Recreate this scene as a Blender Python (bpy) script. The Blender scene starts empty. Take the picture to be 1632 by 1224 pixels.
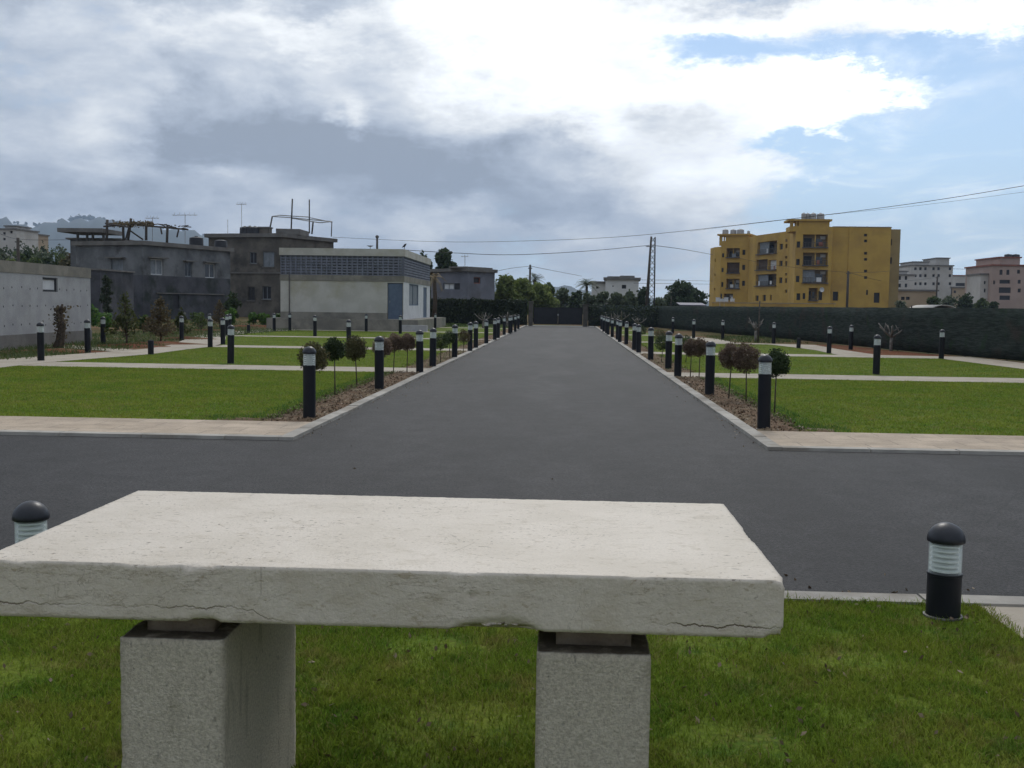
import bpy, math, random
import numpy as np
from mathutils import Vector

R = math.radians
sc = bpy.context.scene
col = sc.collection
# ------------------------------------------------------------------ camera
# world: +Y runs along the driveway, +X to the right, Z up, lawn level z = 0; metres
FPX, CX, CY, EYE = 1700.0, 816.0, 612.0, 1.6
YAW, PITCH, ROLL = math.atan(84 / FPX), math.atan(125.2 / FPX), 0.0140
fw = Vector((-math.sin(YAW) * math.cos(PITCH), math.cos(YAW) * math.cos(PITCH), -math.sin(PITCH)))
_r0 = Vector((math.cos(YAW), math.sin(YAW), 0))
_d0 = fw.cross(_r0)
rt = math.cos(ROLL) * _r0 - math.sin(ROLL) * _d0
dn = math.cos(ROLL) * _d0 + math.sin(ROLL) * _r0
cam = bpy.data.cameras.new('camera')
camo = bpy.data.objects.new('camera', cam)
col.objects.link(camo)
cam.sensor_fit = 'HORIZONTAL'
cam.sensor_width = 36
cam.lens = 36 * FPX / 1632
cam.clip_start, cam.clip_end = 0.05, 20000
from mathutils import Matrix
m = Matrix((rt, -dn, -fw)).transposed().to_4x4()
m.translation = Vector((0, 0, EYE))
camo.matrix_world = m
sc.camera = camo


def ray(px, py):
    return fw + rt * ((px - CX) / FPX) + dn * ((py - CY) / FPX)


def G(px, py, z=0.0):                       # where the photo's pixel meets level z
    d = ray(px, py)
    t = (z - EYE) / d.z
    return Vector((d.x * t, d.y * t, z))


def P(px, py, Y):                           # the photo's pixel at distance Y
    d = ray(px, py)
    t = Y / d.y
    return Vector((d.x * t, Y, EYE + d.z * t))


# ------------------------------------------------------------------ light and sky
sc.view_settings.view_transform = 'Standard'
sc.view_settings.look = 'None'
sc.view_settings.exposure = 0.25
sc.view_settings.gamma = 1.0
sc.view_settings.use_curve_mapping = False
sc.render.engine = 'CYCLES'
sc.cycles.use_denoising = True
sc.cycles.max_bounces = 6
sc.cycles.use_adaptive_sampling = True
sc.cycles.adaptive_threshold = 0.02
sc.cycles.transparent_max_bounces = 12
sc.cycles.volume_bounces = 0
SUN_AZ, SUN_EL = R(3), R(42)
sl = bpy.data.lights.new('sun', 'SUN')
sl.energy = 1.0
sl.angle = R(14)
sl.color = (1.0, 0.96, 0.9)
so = bpy.data.objects.new('sun', sl)
col.objects.link(so)
sd = Vector((math.sin(SUN_AZ) * math.cos(SUN_EL), math.cos(SUN_AZ) * math.cos(SUN_EL), math.sin(SUN_EL)))
so.rotation_euler = (-sd).to_track_quat('-Z', 'Y').to_euler()
so.location = (0, 40, 60)


class NT:
    """small helper that writes shader-node expressions"""
    def __init__(s, tree):
        s.t = tree
        s.n = tree.nodes
        s.l = tree.links

    def put(s, sock, v):
        if isinstance(v, bpy.types.NodeSocket):
            s.l.new(v, sock)
        elif v is not None:
            if hasattr(sock.default_value, '__len__') and not hasattr(v, '__len__'):
                v = (v, v, v)
            if hasattr(v, '__len__') and len(v) == 3 and len(sock.default_value) == 4:
                v = (*v, 1)
            sock.default_value = v

    def m(s, op, a, b=None, c=None, clamp=False):
        n = s.n.new('ShaderNodeMath')
        n.operation = op
        n.use_clamp = clamp
        for i, v in enumerate((a, b, c)):
            if v is not None:
                s.put(n.inputs[i], v)
        return n.outputs[0]

    def vm(s, op, a, b=None):
        n = s.n.new('ShaderNodeVectorMath')
        n.operation = op
        s.put(n.inputs[0], a)
        if b is not None:
            s.put(n.inputs[3 if op == 'SCALE' else 1], b)
        return n.outputs[0]

    def noise(s, vec, scale, detail=4, rough=0.55, dist=0.0):
        n = s.n.new('ShaderNodeTexNoise')
        s.put(n.inputs['Vector'], vec)
        n.inputs['Scale'].default_value = scale
        n.inputs['Detail'].default_value = detail
        n.inputs['Roughness'].default_value = rough
        n.inputs['Distortion'].default_value = dist
        return n.outputs['Fac']

    def vor(s, vec, scale, feature='F1', out='Distance', rnd=1.0):
        n = s.n.new('ShaderNodeTexVoronoi')
        n.feature = feature
        s.put(n.inputs['Vector'], vec)
        n.inputs['Scale'].default_value = scale
        n.inputs['Randomness'].default_value = rnd
        return n.outputs[out]

    def sm(s, x, lo, hi, a=0.0, b=1.0):      # smoothstep lo..hi -> a..b
        n = s.n.new('ShaderNodeMapRange')
        n.interpolation_type = 'SMOOTHSTEP'
        s.put(n.inputs['Value'], x)
        for k, v in (('From Min', lo), ('From Max', hi), ('To Min', a), ('To Max', b)):
            n.inputs[k].default_value = v
        return n.outputs[0]

    def mix(s, f, a, b, mode='MIX'):
        n = s.n.new('ShaderNodeMix')
        n.data_type = 'RGBA'
        n.blend_type = mode
        s.put(n.inputs[0], f)
        s.put(n.inputs[6], a)
        s.put(n.inputs[7], b)
        return n.outputs[2]

    def xyz(s, v):
        n = s.n.new('ShaderNodeSeparateXYZ')
        s.put(n.inputs[0], v)
        return n.outputs

    def cxyz(s, x, y, z):
        n = s.n.new('ShaderNodeCombineXYZ')
        for i, v in enumerate((x, y, z)):
            s.put(n.inputs[i], v)
        return n.outputs[0]


def azel(px, py):
    d = ray(px, py).normalized()
    return math.atan2(d.x, d.y), math.asin(d.z)


wd = bpy.data.worlds.new('World')
sc.world = wd
wd.use_nodes = True
wt = NT(wd.node_tree)
wt.n.clear()
tc = wt.n.new('ShaderNodeTexCoord').outputs['Generated']
dx, dy, dz = wt.xyz(tc)
zc = wt.m('MAXIMUM', dz, -0.02)
# cloud deck coordinates: the direction meets a flat deck, so clouds flatten towards the horizon
den = wt.m('ADD', zc, 0.16)
deck = wt.cxyz(wt.m('DIVIDE', dx, den), wt.m('DIVIDE', dy, den), 0.3)
flat = wt.cxyz(dx, dy, wt.m('MULTIPLY', dz, 2.2))
w1 = wt.noise(flat, 5.5, 8, 0.66)
w2 = wt.noise(wt.vm('ADD', flat, (7.3, 1.9, 4.1)), 5.5, 8, 0.66)
az = wt.m('ADD', wt.m('ARCTAN2', dx, dy), wt.m('MULTIPLY', wt.m('SUBTRACT', w1, 0.5), 0.26))
el = wt.m('ADD', wt.m('ARCSINE', dz), wt.m('MULTIPLY', wt.m('SUBTRACT', w2, 0.5), 0.15))


def blobs(lst):
    tot = None
    for (px, py, rx, ry, amp) in lst:
        a0, e0 = azel(px, py)
        u = wt.m('MULTIPLY', wt.m('SUBTRACT', az, a0), FPX / rx)
        v = wt.m('MULTIPLY', wt.m('SUBTRACT', el, e0), FPX / ry)
        r2 = wt.m('ADD', wt.m('MULTIPLY', u, u), wt.m('MULTIPLY', v, v))
        g = wt.m('MULTIPLY', wt.m('EXPONENT', wt.m('MULTIPLY', r2, -1.0)), amp)
        tot = g if tot is None else wt.m('ADD', tot, g)
    return tot


BLUE = [(1640, 260, 330, 130, 1.25), (1150, 72, 135, 34, 1.0), (1430, 95, 190, 26, 0.95), (1370, 210, 110, 24, 0.8),
        (1240, 222, 130, 13, 0.55), (1580, 400, 260, 90, 1.0), (1400, 310, 110, 60, 0.95), (885, 32, 50, 22, 0.5),
        (1900, 250, 260, 240, 1.0), (1100, 455, 500, 45, 0.25), (1480, 60, 60, 12, 0.3)]
WHITE = [(840, 60, 150, 110, 1.1), (1030, 150, 190, 80, 1.0), (1300, 140, 190, 34, 0.9), (1130, 285, 150, 50, 0.8), (1240, 195, 80, 22, 0.5),
         (1170, 345, 110, 36, 0.4), (1350, 10, 360, 34, 1.1), (1560, 40, 120, 26, 0.6), (1440, 142, 100, 17, 0.95), (1300, 190, 80, 18, 0.5), (1260, 268, 80, 26, 0.5), (740, 30, 80, 60, 0.45), (960, 240, 90, 60, 0.35), (1000, 330, 60, 40, 0.25),
         (160, 210, 75, 60, 0.50), (60, 130, 90, 80, 0.28), (570, 50, 120, 30, 0.42), (240, 110, 60, 45, 0.30), (380, 298, 70, 22, 0.55),
         (410, 130, 80, 40, 0.16), (510, 75, 70, 35, 0.30), (585, 180, 36, 30, 0.70), (560, 140, 60, 40, 0.25), (700, 372, 240, 16, 0.34), (300, 45, 220, 20, 0.38), (60, 345, 130, 16, 0.28), (640, 340, 70, 14, 0.28), (140, 290, 70, 20, 0.22)]
DARK = [(450, 215, 200, 70, 0.50), (720, 240, 190, 60, 0.46), (890, 205, 60, 36, 0.7), (170, 305, 220, 36, 0.26), (330, 260, 120, 60, 0.15),
        (130, 12, 220, 22, 0.36), (480, 8, 160, 18, 0.26), (300, 120, 55, 34, 0.2), (940, 312, 80, 30, 0.22), (560, 300, 260, 26, 0.22), (330, 130, 40, 22, 0.15),
        (1070, 195, 40, 24, 0.55), (1020, 345, 120, 20, 0.2), (930, 110, 50, 20, 0.35), (1190, 110, 50, 16, 0.2), (960, 95, 60, 24, 0.25), (860, 350, 130, 20, 0.16)]
fb, fwht, fdk = blobs(BLUE), blobs(WHITE), blobs(DARK)
n1 = wt.noise(deck, 1.5, 10, 0.62, 0.2)
n2 = wt.noise(wt.vm('ADD', deck, (3.1, 8.2, 0)), 3.0, 9, 0.62, 0.15)
n3 = wt.noise(wt.vm('ADD', flat, (1.1, 2.2, 3.3)), 9.0, 10, 0.68, 0.3)
n4 = wt.noise(wt.vm('ADD', flat, (5.1, 4.2, 0.3)), 4.5, 8, 0.6)
c1, c2, c3, c4 = (wt.m('SUBTRACT', q_, 0.5) for q_ in (n1, n2, n3, n4))
nmix = wt.m('ADD', wt.m('MULTIPLY', c1, 0.7), wt.m('ADD', wt.m('MULTIPLY', c3, 1.9), wt.m('MULTIPLY', c2, 0.7)))
cov = wt.m('ADD', wt.m('SUBTRACT', 0.60, fb), wt.m('ADD', nmix, wt.m('ADD', wt.m('MULTIPLY', fwht, 0.50), wt.m('MULTIPLY', fdk, 0.9))))
thin = wt.m('MULTIPLY', wt.sm(wt.noise(wt.vm('ADD', deck, (9.3, 2.2, 0)), 2.2, 9, 0.65, 0.6), 0.46, 0.78), 0.55)
cover = wt.m('MAXIMUM', wt.sm(cov, -0.26, 0.66), thin)
# cloud radiance: thick grey bases, bright rims and thin sunlit sheets
lum = wt.m('ADD', wt.m('SUBTRACT', wt.m('ADD', 0.55, wt.m('MULTIPLY', fwht, 0.58)), wt.m('MULTIPLY', fdk, 0.40)),
           wt.m('ADD', wt.m('MULTIPLY', c4, 0.5), wt.m('ADD', wt.m('MULTIPLY', c2, 0.48), wt.m('MULTIPLY', c3, 0.78))))
lum = wt.m('ADD', lum, wt.m('MULTIPLY', fb, 0.45))
ahead = wt.sm(dy, -0.35, 0.55, 0.74, 1.0)            # unseen sky dimmed behind, brightened overhead, to shape light on the table
over = wt.sm(dz, 0.38, 0.85, 1.0, 1.5)
lum = wt.m('MULTIPLY', wt.m('MINIMUM', wt.m('MAXIMUM', lum, 0.33), 1.35), wt.m('MULTIPLY', ahead, over))
tint = wt.mix(wt.sm(lum, 0.35, 0.95), (0.84, 0.96, 1.15), (0.97, 1.0, 1.02))
cloudc = wt.vm('SCALE', tint, lum)
sky = wt.n.new('ShaderNodeTexSky')
sky.sky_type = 'NISHITA'
sky.sun_disc = False
sky.sun_elevation = SUN_EL
sky.sun_rotation = SUN_AZ
sky.dust_density = 0.3
sky.ozone_density = 3.0
bg1 = wt.n.new('ShaderNodeBackground')
wt.put(bg1.inputs[0], wt.mix(wt.sm(dz, -0.02, 0.30, 0.85, 0.25), wt.vm('MULTIPLY', sky.outputs[0], (0.95, 1.0, 1.08)), (8.0, 10.6, 13.0)))
bg1.inputs[1].default_value = 0.085
bg2 = wt.n.new('ShaderNodeBackground')
wt.put(bg2.inputs[0], cloudc)
bg2.inputs[1].default_value = 1.0
ms = wt.n.new('ShaderNodeMixShader')
wt.put(ms.inputs[0], cover)
wt.l.new(bg1.outputs[0], ms.inputs[1])
wt.l.new(bg2.outputs[0], ms.inputs[2])
wo = wt.n.new('ShaderNodeOutputWorld')
wt.l.new(ms.outputs[0], wo.inputs[0])
wd.cycles.sampling_method = 'MANUAL'
wd.cycles.sample_map_resolution = 512

# ------------------------------------------------------------------ builders


class MB:
    def __init__(s):
        s.v, s.f = [], []

    def poly(s, pts):
        i = len(s.v)
        s.v += [tuple(p) for p in pts]
        s.f.append(tuple(range(i, i + len(pts))))
        return s

    def hexa(s, p):                          # 8 corners: bottom ring then top ring
        i = len(s.v)
        s.v += [tuple(q) for q in p]
        for f in ((3, 2, 1, 0), (4, 5, 6, 7), (0, 1, 5, 4), (1, 2, 6, 5), (2, 3, 7, 6), (3, 0, 4, 7)):
            s.f.append(tuple(i + k for k in f))
        return s

    def box(s, x0, x1, y0, y1, z0, z1):
        return s.hexa([(x0, y0, z0), (x1, y0, z0), (x1, y1, z0), (x0, y1, z0), (x0, y0, z1), (x1, y0, z1), (x1, y1, z1), (x0, y1, z1)])

    def fbox(s, fr, u0, u1, v0, v1, w0, w1):  # box in a wall's frame: u along, v up, w outwards
        p = fr.pt
        return s.hexa([p(u0, v0, w1), p(u1, v0, w1), p(u1, v0, w0), p(u0, v0, w0), p(u0, v1, w1), p(u1, v1, w1), p(u1, v1, w0), p(u0, v1, w0)])

    def tube(s, path, rad, n=8):
        path = [Vector(p) for p in path]
        if not hasattr(rad, '__len__'):
            rad = [rad] * len(path)
        i0 = len(s.v)
        side = None
        for k, p in enumerate(path):
            d = (path[min(k + 1, len(path) - 1)] - path[max(k - 1, 0)]).normalized()
            if side is None:
                side = d.orthogonal().normalized()
            side = (side - d * side.dot(d)).normalized()
            up = d.cross(side)
            for j in range(n):
                a = 2 * math.pi * j / n
                s.v.append(tuple(p + (side * math.cos(a) + up * math.sin(a)) * rad[k]))
        for k in range(len(path) - 1):
            for j in range(n):
                a, b = i0 + k * n + j, i0 + k * n + (j + 1) % n
                s.f.append((a, b, b + n, a + n))
        s.f.append(tuple(i0 + j for j in range(n - 1, -1, -1)))
        e = i0 + (len(path) - 1) * n
        s.f.append(tuple(e + j for j in range(n)))
        return s

    def lathe(s, prof, n=24, c=(0, 0, 0)):
        i0 = len(s.v)
        for (r, z) in prof:
            for j in range(n):
                a = 2 * math.pi * j / n
                s.v.append((c[0] + r * math.cos(a), c[1] + r * math.sin(a), c[2] + z))
        for k in range(len(prof) - 1):
            for j in range(n):
                a, b = i0 + k * n + j, i0 + k * n + (j + 1) % n
                s.f.append((a, b, b + n, a + n))
        return s

    def wall(s, fr, z0, z1, holes=(), depth=0.12, u0=0.0, u1=None):
        """a wall face with real openings and their reveals"""
        u1 = fr.L if u1 is None else u1
        us = sorted({u0, u1, *[max(u0, min(u1, h[k])) for h in holes for k in (0, 1)]})
        vs = sorted({z0, z1, *[max(z0, min(z1, h[k])) for h in holes for k in (2, 3)]})
        for a, b in zip(us, us[1:]):
            for c, d in zip(vs, vs[1:]):
                mu, mv = (a + b) / 2, (c + d) / 2
                if any(h[0] < mu < h[1] and h[2] < mv < h[3] for h in holes):
                    continue
                s.poly([fr.pt(a, c), fr.pt(b, c), fr.pt(b, d), fr.pt(a, d)])
        for h in holes:
            a, b, c, d = h[:4]
            dp = h[4] if len(h) > 4 else depth
            p = fr.pt
            s.poly([p(a, c), p(a, d), p(a, d, -dp), p(a, c, -dp)])
            s.poly([p(b, c), p(b, c, -dp), p(b, d, -dp), p(b, d)])
            s.poly([p(a, c), p(a, c, -dp), p(b, c, -dp), p(b, c)])
            s.poly([p(a, d), p(b, d), p(b, d, -dp), p(a, d, -dp)])
        return s

    def build(s, name, mat, parent=None, smooth=False, loc=None):
        o = parent.location if parent is not None else (Vector(loc) if loc is not None else Vector((0, 0, 0)))
        root = parent
        while root is not None and root.parent is not None:
            root = root.parent
            o = o + root.location
        me = bpy.data.meshes.new(name)
        me.from_pydata([(a - o[0], b - o[1], c - o[2]) for a, b, c in s.v], [], s.f)
        me.materials.append(mat)
        if smooth:
            me.polygons.foreach_set('use_smooth', [True] * len(me.polygons))
            if smooth is not True:
                me.set_sharp_from_angle(angle=R(smooth))
        me.update()
        ob = bpy.data.objects.new(name, me)
        col.objects.link(ob)
        if parent is not None:
            ob.parent = parent
        elif loc is not None:
            ob.location = loc
        return ob


class Fr:
    """frame of a vertical wall running p0 -> p1 (left to right as seen from outside)"""
    def __init__(s, p0, p1):
        s.p0 = Vector((p0[0], p0[1], 0))
        d = Vector((p1[0], p1[1], 0)) - s.p0
        s.L = d.length
        s.u = d.normalized()
        s.n = Vector((s.u.y, -s.u.x, 0))

    def pt(s, u, v, w=0.0):
        q = s.p0 + s.u * u + s.n * w
        return (q.x, q.y, v)

    def hit(s, px, py, w=0.0):               # where the photo's pixel meets this wall
        d = ray(px, py)
        o = Vector((0, 0, EYE))
        t = (s.p0 + s.n * w - o).dot(s.n) / d.dot(s.n)
        q = o + d * t
        return (Vector((q.x, q.y, 0)) - s.p0).dot(s.u), q.z

    def rect(s, x0, y0, x1, y1, w=0.0):
        a, b = s.hit(x0, (y0 + y1) / 2, w)[0], s.hit(x1, (y0 + y1) / 2, w)[0]
        xm = (x0 + x1) / 2
        return (min(a, b), max(a, b), s.hit(xm, y1, w)[1], s.hit(xm, y0, w)[1])


def npmesh(name, verts, faces, mat, parent=None, loc=None, smooth=False):
    """fast mesh from numpy arrays; faces (n,3) or (n,4)"""
    o = np.zeros(3)
    p = parent
    if parent is None and loc is not None:
        o = np.array(loc, float)
    while p is not None:
        o = o + np.array(p.location)
        p = p.parent
    v = np.ascontiguousarray(verts - o, dtype=np.float32)
    k = faces.shape[1]
    me = bpy.data.meshes.new(name)
    me.vertices.add(len(v))
    me.vertices.foreach_set('co', v.ravel())
    me.loops.add(faces.size)
    me.loops.foreach_set('vertex_index', np.ascontiguousarray(faces, dtype=np.int32).ravel())
    me.polygons.add(len(faces))
    me.polygons.foreach_set('loop_start', np.arange(0, faces.size, k, dtype=np.int32))
    if smooth:
        me.polygons.foreach_set('use_smooth', np.ones(len(faces), dtype=bool))
    me.update(calc_edges=True)
    me.materials.append(mat)
    ob = bpy.data.objects.new(name, me)
    col.objects.link(ob)
    if parent is not None:
        ob.parent = parent
    elif loc is not None:
        ob.location = loc
    return ob


def tag(o, label, cat, group=None, kind=None):
    if label:
        o['label'] = label
    if cat:
        o['category'] = cat
    if group:
        o['group'] = group
    if kind:
        o['kind'] = kind
    return o


def empty(name, loc, label, cat, group=None):
    o = bpy.data.objects.new(name, None)
    o.empty_display_size = 0.2
    col.objects.link(o)
    o.location = loc
    return tag(o, label, cat, group)


def struct(o):
    o['kind'] = 'structure'
    return o


def dup(root, loc, label, group=None, rz=0.0):
    r = root.copy()
    col.objects.link(r)
    r.location = loc
    r.rotation_euler = (random.gauss(0, 0.007), random.gauss(0, 0.007), rz)
    r['label'] = label
    if group:
        r['group'] = group
    for ch in root.children:
        c = ch.copy()
        col.objects.link(c)
        c.parent = r
        for g in ch.children:
            q = g.copy()
            col.objects.link(q)
            q.parent = c
    return r


# ------------------------------------------------------------------ materials
def new_mat(name):
    mt = bpy.data.materials.new(name)
    mt.use_nodes = True
    nt = NT(mt.node_tree)
    bs = nt.n['Principled BSDF']
    bs.inputs['Specular IOR Level'].default_value = 0.3
    return mt, nt, bs


def mat(name, c1, c2=None, scale=6.0, rough=0.8, bump=0.0, bscale=60.0, detail=6, spec=0.3, metal=0.0, c3=None, s3=0.7, lo=0.35, hi=0.65, world=True, island=0.0):
    """two (or three) tone noise material with bump"""
    mt, nt, bs = new_mat(name)
    vec = nt.n.new('ShaderNodeNewGeometry').outputs['Position'] if world else nt.n.new('ShaderNodeTexCoord').outputs['Object']
    c2 = c2 or tuple(x * 0.8 for x in c1)
    f = nt.sm(nt.noise(vec, scale, detail, 0.6), lo, hi)
    c = nt.mix(f, c1, c2)
    if c3:
        g = nt.sm(nt.noise(nt.vm('ADD', vec, (5, 3, 9)), s3, 6, 0.65), 0.48, 0.68)
        c = nt.mix(g, c, c3)
    if island:
        gi = nt.n.new('ShaderNodeNewGeometry')
        c = nt.mix(1.0, c, nt.vm('SCALE', (1, 1, 1), nt.m('MULTIPLY_ADD', gi.outputs['Random Per Island'], 2 * island, 1 - island)), 'MULTIPLY')
    nt.put(bs.inputs['Base Color'], c)
    bs.inputs['Roughness'].default_value = rough
    bs.inputs['Specular IOR Level'].default_value = spec
    bs.inputs['Metallic'].default_value = metal
    if bump:
        b = nt.n.new('ShaderNodeBump')
        b.inputs['Strength'].default_value = bump
        b.inputs['Distance'].default_value = 1.0 / bscale
        nt.put(b.inputs['Height'], nt.noise(vec, bscale, 5, 0.6))
        nt.l.new(b.outputs[0], bs.inputs['Normal'])
    return mt


def leaf_mat(name, c1, c2, trans=0.25):
    mt, nt, bs = new_mat(name)
    gi = nt.n.new('ShaderNodeNewGeometry')
    c = nt.mix(gi.outputs['Random Per Island'], c1, c2)
    f = nt.sm(nt.noise(gi.outputs['Position'], 1.3, 3), 0.3, 0.7, 0.75, 1.2)
    c = nt.vm('MULTIPLY', c, nt.cxyz(f, f, f))
    nt.put(bs.inputs['Base Color'], c)
    bs.inputs['Roughness'].default_value = 0.6
    bs.inputs['Specular IOR Level'].default_value = 0.2
    if trans:
        tr = nt.n.new('ShaderNodeBsdfTranslucent')
        nt.put(tr.inputs[0], c)
        mx = nt.n.new('ShaderNodeMixShader')
        mx.inputs[0].default_value = trans
        nt.l.new(bs.outputs[0], mx.inputs[1])
        nt.l.new(tr.outputs[0], mx.inputs[2])
        nt.l.new(mx.outputs[0], nt.n['Material Output'].inputs[0])
    return mt


def asphalt_mat():
    mt, nt, bs = new_mat('asphalt')
    p = nt.n.new('ShaderNodeNewGeometry').outputs['Position']
    px, py, pz = nt.xyz(p)
    fine = nt.m('ADD', nt.m('MULTIPLY', nt.noise(p, 150, 2, 0.6), 0.5), nt.m('MULTIPLY', nt.noise(nt.vm('ADD', p, (2, 5, 1)), 38, 3, 0.7), 0.6))
    c = nt.mix(nt.sm(fine, 0.42, 0.68), (0.003, 0.003, 0.0035), (0.039, 0.037, 0.037))
    stretch = nt.cxyz(px, nt.m('MULTIPLY', py, 0.3), 0)
    big = nt.sm(nt.noise(stretch, 0.6, 7, 0.7), 0.36, 0.64, 0.70, 1.36)
    c = nt.vm('MULTIPLY', c, nt.cxyz(big, big, big))
    med = nt.sm(nt.noise(p, 3.2, 7, 0.75), 0.34, 0.66, 0.74, 1.26)
    c = nt.vm('MULTIPLY', c, nt.cxyz(med, med, med))
    # a paler worn strip wandering down the middle of the driveway, with a darker joint beside it
    wob = nt.m('ADD', px, nt.m('MULTIPLY', nt.m('SUBTRACT', nt.noise(nt.cxyz(0, py, 0), 0.16, 4, 0.6), 0.5), 2.2))
    seam = nt.m('MULTIPLY', nt.sm(nt.m('ABSOLUTE', nt.m('ADD', wob, 0.35)), 0.15, 0.55, 1.0, 0.0), nt.sm(py, 13.0, 20.0))
    dark = nt.m('MULTIPLY', nt.sm(nt.m('ABSOLUTE', nt.m('SUBTRACT', wob, 0.3)), 0.1, 0.4, 1.0, 0.0), nt.sm(py, 13.0, 20.0))
    f = nt.m('SUBTRACT', nt.m('MULTIPLY_ADD', seam, 0.32, 1.0), nt.m('MULTIPLY', dark, 0.14))
    c = nt.vm('MULTIPLY', c, nt.cxyz(f, f, f))
    cw = nt.m('SUBTRACT', nt.noise(p, 1.6, 5, 0.65), 0.5)
    ce = nt.vor(nt.vm('ADD', nt.cxyz(px, nt.m('MULTIPLY', py, 0.45), 0), nt.cxyz(nt.m('MULTIPLY', cw, 0.9), nt.m('MULTIPLY', cw, 0.7), 0)), 0.42, 'DISTANCE_TO_EDGE')
    ck = nt.m('MULTIPLY', nt.sm(ce, 0.0, 0.006, 1.0, 0.0), nt.sm(nt.noise(nt.vm('ADD', p, (6, 6, 0)), 0.3, 3), 0.50, 0.58, 0.0, 0.6))
    c = nt.mix(ck, c, (0.012, 0.012, 0.012))
    spk = nt.sm(nt.vor(p, 36), 0.0, 0.14, 1.0, 0.0)
    keep = nt.sm(nt.noise(p, 20, 2), 0.5, 0.6)
    c = nt.mix(nt.m('MULTIPLY', nt.m('MULTIPLY', spk, keep), 0.6), c, (0.16, 0.155, 0.15))
    nt.put(bs.inputs['Base Color'], c)
    bs.inputs['Roughness'].default_value = 0.74
    bs.inputs['Specular IOR Level'].default_value = 0.32
    b = nt.n.new('ShaderNodeBump')
    b.inputs['Strength'].default_value = 0.8
    b.inputs['Distance'].default_value = 0.010
    nt.put(b.inputs['Height'], fine)
    nt.l.new(b.outputs[0], bs.inputs['Normal'])
    return mt


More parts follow.
